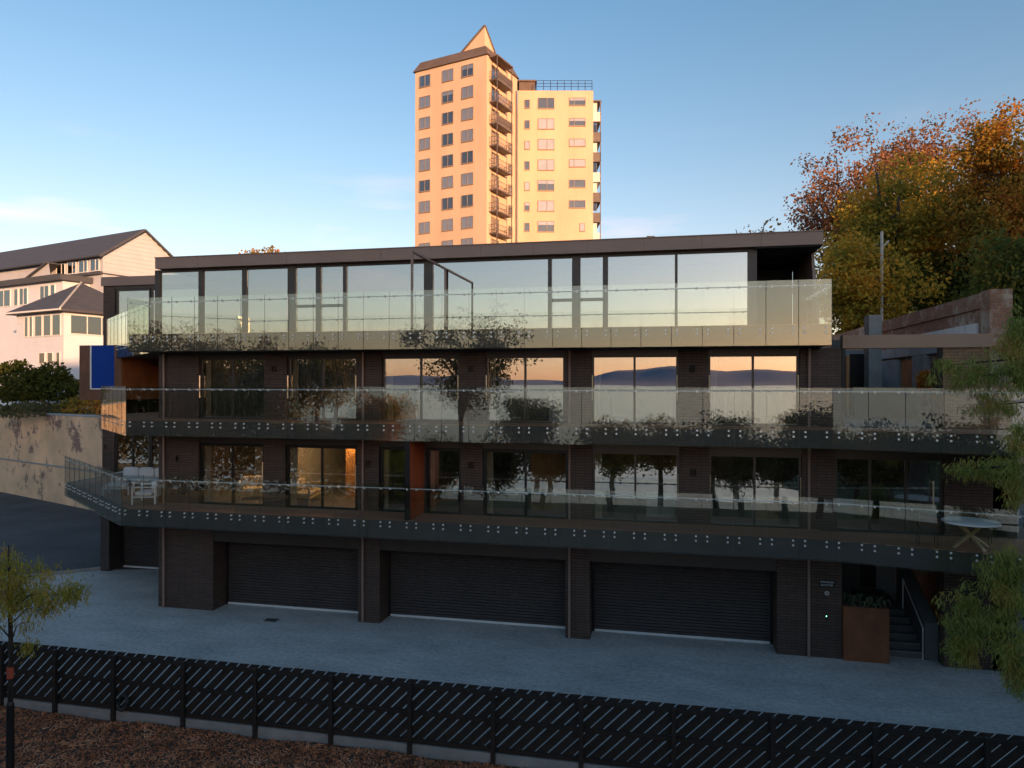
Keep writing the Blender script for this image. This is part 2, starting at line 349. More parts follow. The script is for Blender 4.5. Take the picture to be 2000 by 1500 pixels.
# ------------------------------------------------------------------ mesh helpers
def M(n): return MATS[n]
class MB:
    def __init__(s): s.v = []; s.f = []; s.m = []
    def quad(s, a, b, c, d, mi=0):
        i = len(s.v); s.v += [tuple(a), tuple(b), tuple(c), tuple(d)]; s.f.append((i, i + 1, i + 2, i + 3)); s.m.append(mi); return s
    def tri(s, a, b, c, mi=0):
        i = len(s.v); s.v += [tuple(a), tuple(b), tuple(c)]; s.f.append((i, i + 1, i + 2)); s.m.append(mi); return s
    def hexa(s, p, mi=0):           # 8 points: bottom ring ccw, top ring ccw
        i = len(s.v); s.v += [tuple(q) for q in p]
        for f in ((3, 2, 1, 0), (4, 5, 6, 7), (0, 1, 5, 4), (1, 2, 6, 5), (2, 3, 7, 6), (3, 0, 4, 7)):
            s.f.append(tuple(i + k for k in f)); s.m.append(mi)
        return s
    def box(s, x0, x1, y0, y1, z0, z1, mi=0):
        x0, x1 = min(x0, x1), max(x0, x1); y0, y1 = min(y0, y1), max(y0, y1); z0, z1 = min(z0, z1), max(z0, z1)
        return s.hexa([(x0, y0, z0), (x1, y0, z0), (x1, y1, z0), (x0, y1, z0), (x0, y0, z1), (x1, y0, z1), (x1, y1, z1), (x0, y1, z1)], mi)
    def obox(s, o, u, v, a0, a1, b0, b1, z0, z1, mi=0):   # box in a rotated plan frame
        o, u, v = Vector(o), Vector(u), Vector(v)
        def P(a, b, z): q = o + u * a + v * b; return (q.x, q.y, z)
        ring = [(a0, b0), (a1, b0), (a1, b1), (a0, b1)]
        if u.x * v.y - u.y * v.x < 0: ring = ring[::-1]
        return s.hexa([P(a, b, z0) for a, b in ring] + [P(a, b, z1) for a, b in ring], mi)
    def prism(s, poly, z0, z1, mi=0):
        n = len(poly)
        ar = sum(poly[k][0] * poly[(k + 1) % n][1] - poly[(k + 1) % n][0] * poly[k][1] for k in range(n))
        if ar < 0: poly = poly[::-1]
        i = len(s.v)
        s.v += [(p[0], p[1], z0) for p in poly] + [(p[0], p[1], z1) for p in poly]
        s.f.append(tuple(i + k for k in range(n))[::-1]); s.m.append(mi)
        s.f.append(tuple(i + n + k for k in range(n))); s.m.append(mi)
        for k in range(n):
            j = (k + 1) % n
            s.f.append((i + k, i + j, i + n + j, i + n + k)); s.m.append(mi)
        return s
    def tube(s, pts, rads, n=8, mi=0, caps=True):
        pts = [Vector(p) for p in pts]
        if not isinstance(rads, (list, tuple)): rads = [rads] * len(pts)
        i0 = len(s.v)
        for k, p in enumerate(pts):
            t = (pts[min(k + 1, len(pts) - 1)] - pts[max(k - 1, 0)])
            t = t.normalized() if t.length > 1e-9 else Vector((0, 0, 1))
            a = t.cross(Vector((0, 0, 1)) if abs(t.z) < 0.95 else Vector((1, 0, 0))).normalized()
            b = t.cross(a)
            for q in range(n):
                an = 2 * math.pi * q / n
                w = p + (a * math.cos(an) + b * math.sin(an)) * rads[k]
                s.v.append(tuple(w))
        for k in range(len(pts) - 1):
            for q in range(n):
                r = (q + 1) % n
                s.f.append((i0 + k * n + q, i0 + (k + 1) * n + q, i0 + (k + 1) * n + r, i0 + k * n + r)); s.m.append(mi)
        if caps:
            s.f.append(tuple(i0 + q for q in range(n))); s.m.append(mi)
            e = i0 + (len(pts) - 1) * n
            s.f.append(tuple(e + q for q in range(n))[::-1]); s.m.append(mi)
        return s
    def mesh(s, name, mats, smooth=False):
        me = bpy.data.meshes.new(name)
        me.from_pydata(s.v, [], s.f)
        for m in mats: me.materials.append(M(m))
        if len(mats) > 1: me.polygons.foreach_set('material_index', s.m)
        if smooth: me.polygons.foreach_set('use_smooth', [True] * len(s.f))
        me.update()
        return me
    def build(s, name, mats, parent=None, smooth=False):
        if isinstance(mats, str): mats = [mats]
        return link(name, s.mesh(name, mats, smooth), parent)
def root_loc(o):
    t = Vector((0, 0, 0))
    while o is not None:
        t += o.location if o.get('own') else Vector((0, 0, 0)); o = o.parent
    return t
def link(name, me, parent=None):
    o = bpy.data.objects.new(name, me); COL.objects.link(o)
    if parent is not None:
        o.parent = parent
        if parent.parent is None: o.matrix_parent_inverse = Matrix.Translation(-parent.location)
    return o
def thing(name, label, cat, loc=(0, 0, 0), group=None):
    o = bpy.data.objects.new(name, None); COL.objects.link(o); o.location = loc
    o.empty_display_size = 0.2
    o['label'] = label; o['category'] = cat
    if group: o['group'] = group
    return o
def tag(o, label, cat, group=None):
    o['label'] = label; o['category'] = cat
    if group: o['group'] = group
    return o
def struct(o): o['kind'] = 'structure'; return o
def stuff(o): o['kind'] = 'stuff'; return o
def box(name, mat, parent, *b): return MB().box(*b).build(name, mat, parent)

# ================================================================== SETTING
# ground: one sheet behind the shore, the sea beyond it
MB().quad((-4000, -31, -0.36), (4000, -31, -0.36), (4000, 6000, -0.36), (-4000, 6000, -0.36)).build('ground', 'asphalt')
struct(bpy.data.objects['ground'])
struct(MB().quad((-14000, -14000, -3), (14000, -14000, -3), (14000, -30, -3), (-14000, -30, -3)).build('sea', 'sea_water'))
struct(MB().quad((-4000, -31, -3.2), (4000, -31, -3.2), (4000, -31, -0.36), (-4000, -31, -0.36)).build('sea_wall', 'light_concrete'))
# forecourt slab of grey concrete, kerb on its far side
struct(MB().prism([(-40.5, -7.9), (9.6, -7.78), (12.5, -4.2), (10.4, -0.2), (10.2, 3.5), (-22, 4.85), (-25.0, 4.2), (-26.9, 2.64)], -0.35, 0.0).build('forecourt', 'concrete'))
struct(MB().prism([(-160, -7.85), (-41, -7.85), (-26.95, 2.75), (-25.0, 4.3), (10.2, 3.6), (10.5, -0.1), (12.6, -4.2), (12.0, -7.7), (90, -7.7), (90, 120), (-160, 120)], -0.35, -0.012).build('yard', 'asphalt'))
k = MB()
kp = [Vector((-40.5, -7.9, 0)), Vector((-26.9, 2.66, 0)), Vector((-25.05, 4.25, 0))]
for a, b in zip(kp[:-1], kp[1:]):
    d = (b - a).normalized(); n = Vector((-d.y, d.x, 0)); L = (b - a).length
    k.obox(a, d, n, 0, L, 0.0, 0.14, -0.01, 0.10)
struct(k.build('kerb', 'light_concrete'))
# footpath, road and far verge on the street side (seen only in the glass)
struct(MB().box(-60, 60, -13.4, -11.0, -0.355, -0.15).build('footpath', 'pale_ground'))
struct(MB().box(-60, 60, -13.6, -13.4, -0.355, -0.14).build('street_kerb', 'light_concrete'))
struct(MB().box(-200, 200, -24.0, -13.6, -0.355, -0.27).build('road', 'asphalt'))
struct(MB().box(-200, 200, -30.9, -24.0, -0.355, -0.2).build('verge', 'verge'))
def heightfield(name, mat, fn, x0, x1, y0, y1, nx, ny):
    xs = np.linspace(x0, x1, nx); ys = np.linspace(y0, y1, ny)
    v = [(x, y, fn(x, y)) for y in ys for x in xs]
    f = [(j * nx + i, j * nx + i + 1, (j + 1) * nx + i + 1, (j + 1) * nx + i) for j in range(ny - 1) for i in range(nx - 1)]
    me = bpy.data.meshes.new(name); me.from_pydata(v, [], f); me.materials.append(M(mat))
    me.polygons.foreach_set('use_smooth', [True] * len(f)); me.update()
    return struct(link(name, me))
def hill_h(x, y):  # unseen ridge, added and shaped to keep the low sun off the building
    p = x * SUN_X + y * SUN_Y; q = -x * SUN_Y + y * SUN_X
    a = 30.0 + 1.0 * math.sin(q * 0.11 + 1) + 0.6 * math.sin(q * 0.31) + 3.0 / (1.0 + math.exp(-(q - 19) / 2.5))
    w = 1.0 / (1.0 + math.exp((abs(q - 13) - 44) / 2.0))
    return -3.5 + (a + 3.5) * w * math.exp(-((p - 82) / 15.0) ** 2)
heightfield('shading_hill', 'hill_green', hill_h, -30, 150, -140, 10, 90, 75)
def far_h(x, y):
    t = (y + 9000) / 1500.0
    r = 150 + 70 * math.sin(x * 0.0011 + 0.6) + 45 * math.sin(x * 0.0027 + 2.0) + 18 * math.sin(x * 0.0071)
    return -4 + max(r, 30) * math.exp(-t * t * 1.5)
heightfield('far_hills', 'far_hill', far_h, -13000, 13000, -11500, -6500, 160, 9)

# mulch bed between fence and footpath
def mulch_z(x, y):
    e = (y + 8.2) / -2.6
    return -0.13 + 0.03 * math.sin(x * 1.3 + y) + 0.02 * math.sin(x * 2.9 + 1.0) * math.sin(y * 2.1) - 0.01 * e
bed = heightfield('mulch_bed', 'soil', mulch_z, -24, 12, -11.0, -7.98, 110, 14)
rng = np.random.default_rng(5)
def chip_cloud(name, mat, n, xr, yr, zf, lmin, lmax, wmin, wmax):
    P = np.column_stack([rng.uniform(*xr, n), rng.uniform(*yr, n)])
    Z = np.array([zf(a, b) for a, b in P]) + rng.uniform(0.0, 0.035, n)
    yaw = rng.uniform(0, 2 * np.pi, n); pit = rng.normal(0, 0.35, n); rol = rng.normal(0, 0.5, n)
    L = rng.uniform(lmin, lmax, n) / 2; Wd = rng.uniform(wmin, wmax, n) / 2
    u = np.column_stack([np.cos(yaw) * np.cos(pit), np.sin(yaw) * np.cos(pit), np.sin(pit)])
    s = np.column_stack([-np.sin(yaw) * np.cos(rol), np.cos(yaw) * np.cos(rol), np.sin(rol)])
    c = np.column_stack([P, Z])
    V = np.stack([c - u * L[:, None] - s * Wd[:, None], c + u * L[:, None] - s * Wd[:, None] * 0.5, c + u * L[:, None] + s * Wd[:, None] * 0.6, c - u * L[:, None] + s * Wd[:, None]], 1)
    return quads(name, V, mat)
def quads(name, V, mat, parent=None):
    n = V.shape[0]
    me = bpy.data.meshes.new(name)
    me.vertices.add(n * 4); me.vertices.foreach_set('co', V.reshape(-1).astype(np.float32))
    me.loops.add(n * 4); me.loops.foreach_set('vertex_index', np.arange(n * 4, dtype=np.int32))
    me.polygons.add(n); me.polygons.foreach_set('loop_start', np.arange(0, n * 4, 4, dtype=np.int32))
    me.polygons.foreach_set('loop_total', np.full(n, 4, dtype=np.int32))
    me.materials.append(M(mat)); me.update(calc_edges=True)
    return link(name, me, parent)
stuff(chip_cloud('bark_mulch', 'bark_chip', 42000, (-22, 3), (-11.05, -8.02), mulch_z, 0.04, 0.14, 0.012, 0.035))

# terrace of higher ground behind the painted wall, on the left
WA, WB = onZ(165, 993, 0), onZ(-60, 948, 0)
wd = (WB - WA).normalized(); wn = Vector((wd.y, -wd.x, 0))
if wn.y < 0: wn = -wn
WE = WA - wd * 16
struct(MB().prism([tuple((WE + wn * 0.5).xy), tuple((WB + wd * 40 + wn * 0.5).xy), tuple((WB + wd * 40 + wn * 120).xy), tuple((WE + wn * 120).xy)], -0.02, 6.25).build('upper_terrace', 'verge'))

# ================================================================== THE APARTMENT BUILDING
B = thing('apartment_building', 'long black brick apartment building with three glass balconies over garage doors', 'building', (-7, 0, 0))
G = -1.45                                 # plane of the balcony glass
X0, X1 = -18.85, 5.38                     # main block
piers_x = [-18.58, -10.49, -3.10, 4.41]   # downpipes
L1F, L2F, L3F = 3.97, 7.18, 10.28         # floors
EDGE_R = [(4.80, G), (8.40, -2.35), (11.2, -3.05)]
SPL = {1: [(-26.85, 3.88), (-19.25, G)], 2: [(-23.35, 2.15), (-19.05, G)], 3: [(-26.2, 5.65), (-19.0, -0.35), (-19.0, G)]}

def slab(level, zt, zb, right):
    left = [(p[0] + 0.03, p[1] + 0.05) for p in SPL[level]]
    if level == 2: left = [(-23.3, 6.5)] + left
    if level == 3: left = [(-27.0, 6.5)] + left
    if level == 1: left = [(-27.0, 6.5)] + left
    front = left
    if right:
        front += [(p[0], p[1] + 0.05) for p in EDGE_R] + [(11.2, 3.0)]
        back = [(11.2, 12.0), (-27.0 if level != 2 else -23.3, 12.0)]
    else:
        front += [(4.77, G + 0.05), (4.77, 6.0)]
        back = [(4.77, 12.0), (-27.0, 12.0)]
    poly = front + back
    o = MB().prism(poly, zb, zt).build('floor_slab', 'slab_edge', B)
    # timber boards laid on top, set in from the edge
    xs, ymax = (-26.5, 6.15) if level != 2 else (-23.0, 6.15)
    d = MB()
    y = G + 0.10
    w = 0.14
    while y < (0.0 if level < 3 else 2.35):
        x_l = -18.9 - (y - G) * (7.6 / 5.33) if level != 3 else -18.9 - max(0, (y + 0.35)) * 1.2
        d.box(x_l, 4.75, y, y + w - 0.006, zt + 0.001, zt + 0.02)
        y += w
    if right:
        y = -0.15
        while y > -3.0:
            xa = 4.76 + max(0, (G + 0.1 - y)) * 4.0
            if xa < 11: d.box(xa, 11.1, y - w + 0.006, y, zt + 0.0012, zt + 0.019)
            y -= w
    if level != 3:
        y = 0.1
        while y < 6.1:
            x_l = max(-18.9 - (y - G) * (7.6 / 5.33), xs)
            d.box(x_l, -18.88, y, y + w - 0.006, zt + 0.001, zt + 0.02); y += w
    d.build('deck', 'deck_timber', B)
    return o
slab(1, L1F - 0.02, 3.36, True)
slab(2, L2F - 0.02, 6.62, True)
slab(3, L3F - 0.02, 9.66, False)

# ---- front wall: piers between the openings, headers above
L1W = [(-17.13, -14.43), (-13.56, -10.75), (-9.91, -8.86), (-8.16, -6.89), (-6.11, -3.15), (-2.35, 0.47), (1.40, 4.22), (5.19, 8.25)]
L2W = [(-17.13, -14.39), (-13.50, -10.75), (-9.81, -6.95), (-6.02, -3.27), (-2.38, 0.44), (1.37, 4.14)]
GAR = [(-16.51, -10.69), (-9.87, -3.24), (-2.42, 3.47)]
def wall_row(openings, xa, xb, z0, zh, z1, y0=0.0, y1=0.32, mat='dark_brick', opname='pier'):
    prev = xa
    for a, b in list(openings) + [(xb, None)]:
        if a - prev > 0.03: box(opname, mat, B, prev, a, y0, y1, z0, z1)
        prev = b
    for a, b in openings:
        if z1 - zh > 0.02: box('header', 'frame_metal', B, a + 0.002, b - 0.002, y0 + 0.02, y1, zh, z1)
wall_row(L1W, X0, 10.2, L1F, 6.28, 6.61)
wall_row(L2W, X0, X1 - 0.02, L2F, 9.48, 9.65)
wall_row(GAR, X0, X1, -0.05, 2.60, 3.355, 0.0, 0.9)
for a, b in ((X0, X0 + 0.3),):                       # left flank of the main block
    box('side_wall', 'dark_brick', B, a, b, 0.325, 12.0, -0.05, 3.355)
    box('side_wall', 'dark_brick', B, a, b, 0.325, 6.19, L1F, 6.61)
    box('side_wall', 'dark_brick', B, a, b, 0.325, 6.19, L2F, 9.65)
box('back_wall', 'dark_brick', B, -26.9, 4.7, 11.5, 12.0, -0.05, 13.2)
for x in piers_x:
    MB().tube([(x, -0.06, 0.0), (x, -0.06, 3.35)], 0.045).build('downpipe', 'fascia_metal', B)
    MB().tube([(x, -0.06, L1F), (x, -0.06, 6.61)], 0.045).build('downpipe', 'fascia_metal', B)
    MB().tube([(x, -0.06, L2F), (x, -0.06, 9.65)], 0.045).build('downpipe', 'fascia_metal', B)

# ---- garage doors: ribbed curtain, bottom bar whitened as light leaking under the door
def roller_door(xa, xb, y, zt, sides=True):
    d = MB(); h = 0.105; z = 0.06
    while z < zt:
        z2 = min(z + h, zt)
        d.quad((xa, y, z), (xb, y, z), (xb, y - 0.04, z + (z2 - z) * 0.45), (xa, y - 0.04, z + (z2 - z) * 0.45))
        d.quad((xa, y - 0.04, z + (z2 - z) * 0.45), (xb, y - 0.04, z + (z2 - z) * 0.45), (xb, y, z2), (xa, y, z2))
        z = z2
    o = d.build('roller_door', 'roller', B)
    MB().box(xa, xb, y - 0.05, y + 0.03, 0.008, 0.085).build('light_leak_bar', 'white_paint', o)
    for s, x in ((1, xa), (-1, xb)):
        MB().box(x - 0.04, x + 0.04, y - 0.05, y + 0.04, 0, zt).build('guide_rail', 'black_metal', o)
    MB().box((xa + xb) / 2 - 0.07, (xa + xb) / 2 + 0.07, y - 0.05, y - 0.024, 0.10, 0.14).build('handle', 'black_metal', o)
    return o
for a, b in GAR: roller_door(a + 0.04, b - 0.04, 0.88, 2.60)
roller_door(-24.50, -19.6, 4.78, 2.9)
box('garage_ceiling', 'soffit', B, X0 + 0.31, 5.3, 0.91, 11.4, 3.0, 3.35)

# ---- windows: dark frame, two sliding panes, tall pull handles
def window(xa, xb, z0, z1, nm=1, y=0.10, glassm='window_glass', mull=None, handles=(), framem='frame_metal', fw=0.075, rail=None):
    fr = MB()
    fr.box(xa + 0.003, xa + fw, y, y + 0.12, z0, z1).box(xb - fw, xb - 0.003, y, y + 0.12, z0, z1)
    fr.box(xa + fw, xb - fw, y, y + 0.12, z1 - fw - 0.02, z1).box(xa + fw, xb - fw, y, y + 0.12, z0, z0 + 0.06)
    cuts = mull if mull is not None else [xa + (xb - xa) * (k + 1) / (nm + 1) for k in range(nm)]
    for c in cuts: fr.box(c - 0.035, c + 0.035, y + 0.004, y + 0.10, z0 + 0.06, z1 - fw - 0.02)
    if rail: fr.box(xa + fw, xb - fw, y + 0.003, y + 0.10, rail - 0.04, rail + 0.04)
    o = fr.build('window', framem, B)
    edges = [xa + fw] + [q for c in cuts for q in (c - 0.035, c + 0.035)] + [xb - fw]
    for k in range(0, len(edges), 2):
        MB().box(edges[k], edges[k + 1], y + 0.045, y + 0.06, z0 + 0.06, z1 - fw - 0.02).build('pane', glassm, o)
    for hx in handles:
        hb = MB()
        hb.tube([(hx, y - 0.10, z0 + 0.78), (hx, y - 0.10, z0 + 1.62)], 0.022, 6)
        hb.tube([(hx, y - 0.10, z0 + 0.84), (hx, y + 0.01, z0 + 0.84)], 0.014, 6).tube([(hx, y - 0.10, z0 + 1.56), (hx, y + 0.01, z0 + 1.56)], 0.014, 6)
        hb.build('handle', 'brass_handle', o)
    return o
for i, (a, b) in enumerate(L2W):
    window(a, b, L2F, 9.48, 1, handles=[[a + .04], [a + .04, b - .04], [b - .04], [a + .04], [a + .04, b - .04], [a + .04, b - .04]][i])
for i, (a, b) in enumerate(L1W):
    if i in (2, 3): window(a, b, L1F, 6.28, 0, rail=L1F + 0.80, framem='black_metal', fw=0.1)
    elif i == 7: window(a, b, L1F, 6.28, 2, handles=[b - .30])
    elif i == 4: window(a, b, L1F, 6.28, 1, rail=L1F + 0.80, framem='black_metal', fw=0.1)
    else: window(a, b, L1F, 6.28, 1, framem='black_metal' if i < 2 else 'frame_metal', fw=0.1 if i < 2 else 0.075, handles=[[b - .04], [b - .04], [], [], [], [b - .04], [a + .04, b - .04]][i])

# ---- partition fin on the lowest balcony
fin = MB().box(-8.33, -8.23, G + 0.05, -0.002, L1F + 0.022, 6.61).build('partition_fin', 'corten_red', B)
MB().box(-8.40, -8.225, G + 0.02, G + 0.048, L1F + 0.022, 6.61).build('edge_trim', 'black_metal', fin)

# ---- wall lights: little up-and-down cylinders
def wall_light(x, z, n, y=0.0):
    o = MB()
    for k in range(n):
        xx = x + (k - (n - 1) / 2) * 0.11
        o.tube([(xx, y - 0.07, z - 0.11), (xx, y - 0.07, z + 0.11)], 0.032, 10)
        o.box(xx - 0.015, xx + 0.015, y - 0.06, y, z - 0.02, z + 0.02)
    o.build('wall_light', 'black_metal', B)
for x, y, n in ((535, 720, 2), (920, 720, 2), (1352, 720, 2), (347, 895, 1), (719, 905, 2), (921, 908, 2), (1354, 922, 2)):
    p = onY(x, y, 0); wall_light(p.x, p.z, n)

# ---- balustrades: frameless glass on steel buttons, tube handrail
def balustrade(path, z0, z1, zf, zr, first=0.92, clipm='steel'):
    rail = MB()
    pts = [Vector((p[0], p[1], 0)) for p in path]
    panels = []
    for a, b in zip(pts[:-1], pts[1:]):
        d = b - a; L = d.length; d.normalize(); n = Vector((d.y, -d.x, 0))   # outward normal (towards -Y for +X runs)
        npan = max(1, round(L / 0.915)); w = L / npan
        inn = -n
        rail.tube([a + inn * 0.09 + Vector((0, 0, zr)), b + inn * 0.09 + Vector((0, 0, zr))], 0.019, 6)
        for k in range(npan): panels.append((a + d * (w * k), d, n, w))
    o = rail.build('balustrade', 'steel', B)
    fx = MB()
    for a, d, n, w in panels:
        g = MB().obox(a, d, n, 0.008, w - 0.008, -0.006, 0.006, z0, z1)
        g.m = [0 if (abs((Vector(g.v[f[0]]) - Vector(g.v[f[2]])).dot(d)) > 0.2 and abs(g.v[f[0]][2] - g.v[f[2]][2]) > 0.2) else 1 for f in g.f]
        g.build('glass_panel', ['balustrade_glass', 'glass_edge'], o)
        for t in (0.165, w - 0.165):
            for zz in (zf, zf - 0.14):
                c = a + d * t + Vector((0, 0, zz))
                fx.tube([c + n * 0.009, c + n * 0.026], 0.031, 10)
                fx.tube([c - n * 0.05, c - n * 0.008], 0.018, 6)
            c = a + d * t + Vector((0, 0, zr))
            fx.obox(c, d, n, -0.028, 0.028, -0.09, -0.009, zr - 0.045, zr + 0.02)
            fx.tube([c + n * 0.009, c + n * 0.02], 0.03, 8)
    stuff(fx.build('fixing', 'steel', o))
    return o
balustrade(SPL[3] + [(4.77, G), (4.77, 2.2)], 9.65, 11.58, 10.16, 11.42)
balustrade(SPL[2] + EDGE_R, 6.60, 8.40, 7.10, 8.29)
balustrade(SPL[1] + EDGE_R, 3.34, 5.19, 3.90, 5.02)

# ---- top storey, set back behind its terrace
Y3 = 2.40
def x3(px): return onY(px, 600, Y3).x
cols = [(312, 388), (396, 473), (481, 562), (577, 617), (626, 670), (676, 828), (845, 1070), (1077, 1117), (1133, 1177), (1187, 1318), (1323, 1460)]
zt3 = 13.17
prev = x3(303)
for a, b in cols:
    xa, xb = x3(a), x3(b)
    box('mullion', 'frame_metal', B, prev, xa, Y3 - 0.03, Y3 + 0.14, L3F, 13.25)
    box('window_head', 'frame_metal', B, xa + 0.002, xb - 0.002, Y3 - 0.01, Y3 + 0.12, zt3 - 0.02, 13.25)
    w = MB().box(xa + 0.002, xb - 0.002, Y3, Y3 + 0.10, L3F, L3F + 0.10)
    if a in (577, 626, 1077, 1133): w.box(xa + 0.002, xb - 0.002, Y3 + 0.002, Y3 + 0.10, 11.55, 11.66)
    w = w.build('window', 'frame_metal', B)
    MB().box(xa + 0.004, xb - 0.004, Y3 + 0.05, Y3 + 0.065, L3F + 0.10, zt3 - 0.02).build('pane', 'top_glass', w)
    prev = xb
xe = x3(1478)
box('mullion', 'frame_metal', B, prev, xe, Y3 - 0.03, Y3 + 0.30, L3F, 13.25)
box('side_wall', 'frame_metal', B, xe - 0.12, xe, Y3 + 0.31, 11.4, L3F, 13.20)
hp = onY(562, 575, Y3 - 0.1)
MB().tube([(hp.x, Y3 - 0.12, 11.05), (hp.x, Y3 - 0.12, 11.95)], 0.025, 6).build('handle', 'steel', B)
xr = onY(1608, 470, 2.05).x; xl = onY(302, 515, 2.05).x
rf = MB().box(xl, xr, 2.10, 12.2, 13.26, 13.66).build('roof', 'fascia_metal', B)
nseg = 13
for k in range(nseg):
    a = xl + (xr - xl) * k / nseg; b = xl + (xr - xl) * (k + 1) / nseg
    MB().box(a + 0.004, b - 0.004, 2.06, 2.098, 13.255, 13.70).build('fascia_panel', 'fascia_metal', rf)
MB().box(xl - 0.02, xr + 0.02, 2.03, 12.2, 13.70, 13.73).build('capping', 'fascia_metal', rf)
MB().box(xe - 0.1, xr - 0.03, 2.12, 11.9, 13.20, 13.255).build('soffit_panel', 'soffit', rf)
for py in (3.4, 5.4):
    MB().box(3.9, 4.35, py, py + 0.06, 13.185, 13.199).build('light_strip', 'fascia_metal', rf)
# covered terrace end blade and its back wall
xb_ = onY(1590, 500, 3.2).x
MB().hexa([(xr - 0.16, 2.3, L3F), (xr - 0.06, 2.3, L3F), (xr - 0.06, 7.0, L3F), (xr - 0.16, 7.0, L3F), (xr - 0.16, 3.3, 13.19), (xr - 0.06, 3.3, 13.19), (xr - 0.06, 7.0, 13.19), (xr - 0.16, 7.0, 13.19)]).build('terrace_blade', 'fascia_metal', B)
box('terrace_wall', 'inner_dark', B, xe + 0.005, xr - 0.17, 7.0, 7.2, L3F, 13.19)
# projecting screen frame on the terrace
fx = -8.19
sf = MB()
sf.box(fx - 0.035, fx + 0.035, -1.36, -1.29, L3F + 0.02, 12.93).box(fx - 0.04, fx + 0.04, -1.288, Y3 - 0.04, 12.86, 12.93)
sf.box(fx - 0.035, fx + 0.035, Y3 - 0.11, Y3 - 0.042, L3F + 0.02, 12.858)
sf = sf.build('screen_frame', 'fascia_metal', B)

# ---- left wing, set well back
YW = 6.2
box('wing_wall', 'dark_brick', B, -26.95, -26.25, YW, YW + 0.3, L1F, 6.61)
wl = MB()
window(-26.25, -24.3, L1F, 6.30, 1, YW + 0.05); window(-24.28, -22.4, L1F, 6.30, 1, YW + 0.05); window(-22.38, -19.2, L1F, 6.30, 1, YW + 0.05)
box('header', 'frame_metal', B, -26.25, -18.9, YW + 0.02, YW + 0.3, 6.31, 6.61)
wall_light(onY(207, 872, YW).x, onY(207, 872, YW).z, 1, YW)
box('wing_wall', 'dark_brick', B, -23.3, -18.9, YW, YW + 0.3, L2F, 9.65)
box('wing_wall', 'dark_brick', B, -26.9, -26.25, YW, YW + 0.3, L3F, 13.25)
window(-26.2, -24.3, L3F, 13.1, 0, YW + 0.05, 'top_glass'); window(-24.25, -21.2, L3F, 13.1, 0, YW + 0.05, 'top_glass')
box('header', 'frame_metal', B, -26.25, -21.0, YW + 0.02, YW + 0.3, 13.105, 13.25)
rw = MB().box(-26.95, xl - 0.03, YW - 0.1, 12.2, 13.26, 13.69).build('roof', 'fascia_metal', B)
box('wing_wall', 'dark_brick', B, -27.0, -26.7, YW + 0.31, 11.49, -0.05, 13.25)
box('pier', 'frame_metal', B, -25.0, -24.55, 3.95, 4.72, -0.05, 3.355)
box('header', 'frame_metal', B, -24.54, -18.9, 4.7, 5.0, 2.90, 3.355)
# rusted steel box with a blue window on the middle floor
bw = MB()
bx0, bx1, by0, bz0, bz1 = -26.24, -24.01, 4.05, 7.75, 10.24
bay = MB().box(bx0, bx1, by0 + 0.06, 6.19, bz0, bz1).build('bay_box', 'corten_dark', B)
MB().box(bx1 + 0.002, bx1 + 0.02, by0 + 0.03, 8.6, bz0 + 0.01, bz1 - 0.01).build('lit_side_plate', 'corten', bay)  # brighter rust than the front, with the light on this side painted in
wx0, wx1 = onY(178, 700, by0).x, onY(222, 700, by0).x
MB().box(bx0, wx0 - 0.05, by0, by0 + 0.058, bz0, bz1).build('front_plate', 'corten_dark', bay)
MB().box(wx1 + 0.03, bx1, by0, by0 + 0.058, bz0, bz1).build('front_plate', 'corten_dark', bay)
MB().box(wx0 - 0.05, wx1 + 0.03, by0, by0 + 0.058, bz0, 8.22).build('front_plate', 'corten_dark', bay)
MB().box(wx0 - 0.048, wx0 + 0.02, by0 - 0.02, by0 + 0.056, 8.23, bz1).box(wx0 + 0.02, wx1 + 0.028, by0 - 0.02, by0 + 0.056, 8.222, 8.27).build('window_trim', 'white_paint', bay)
MB().box(wx0 + 0.022, wx1 + 0.028, by0 + 0.01, by0 + 0.05, 8.272, bz1 - 0.01).build('pane', 'blue_glazing', bay)

# ---- rooms behind the glass
for (z0, z1) in ((L1F, 6.61), (L2F, 9.65)):
    box('room_floor', 'inner_floor', B, X0 + 0.31, 4.4, 0.33, 6.0, z0 + 0.002, z0 + 0.012)
    box('room_wall', 'inner_wall', B, X0 + 0.31, 4.4, 6.0, 6.15, z0 + 0.013, z1)
    for x in (-14.0, -10.62, -6.5, -3.2, 0.95, 4.45):
        box('room_partition', 'inner_wall', B, x - 0.06, x + 0.06, 0.33 if x in (-10.62, -3.2, 4.45) else 1.6, 5.99, z0 + 0.013, z1)
box('room_wall', 'inner_dark', B, 4.52, 9.5, 5.0, 5.15, L1F, 6.61)
box('room_wall', 'inner_dark', B, xl + 0.2, xe - 0.2, 5.2, 5.35, L3F, 13.2)
def curtain(xa, xb, z0, z1, y, mat):
    c = MB(); n = max(4, int((xb - xa) / 0.07)); 
    pts = [(xa + (xb - xa) * k / n, y + (0.035 if k % 2 else -0.035)) for k in range(n + 1)]
    for p, q in zip(pts[:-1], pts[1:]): c.quad((p[0], p[1], z0), (q[0], q[1], z0), (q[0], q[1], z1), (p[0], p[1], z1))
    return c.build('curtain', mat, B)
for i, (a, b) in enumerate(L2W):
    curtain(a + 0.08, a + 0.30, L2F + 0.03, 9.4, 0.36, 'curtain_cream')
    if i == 0: curtain(a + 0.32, b - 0.05, L2F + 0.03, 9.4, 0.42, 'curtain_grey')
    if i in (1, 3): curtain(a + 0.32, (a + b) / 2 if i == 3 else b - 0.05, 8.25, 9.4, 0.42, 'curtain_grey')
for i, (a, b) in enumerate(L1W[:6]):
    curtain(a + 0.08, a + (0.24 if i in (2, 3) else 0.30), L1F + 0.03, 6.2, 0.36, 'curtain_cream')
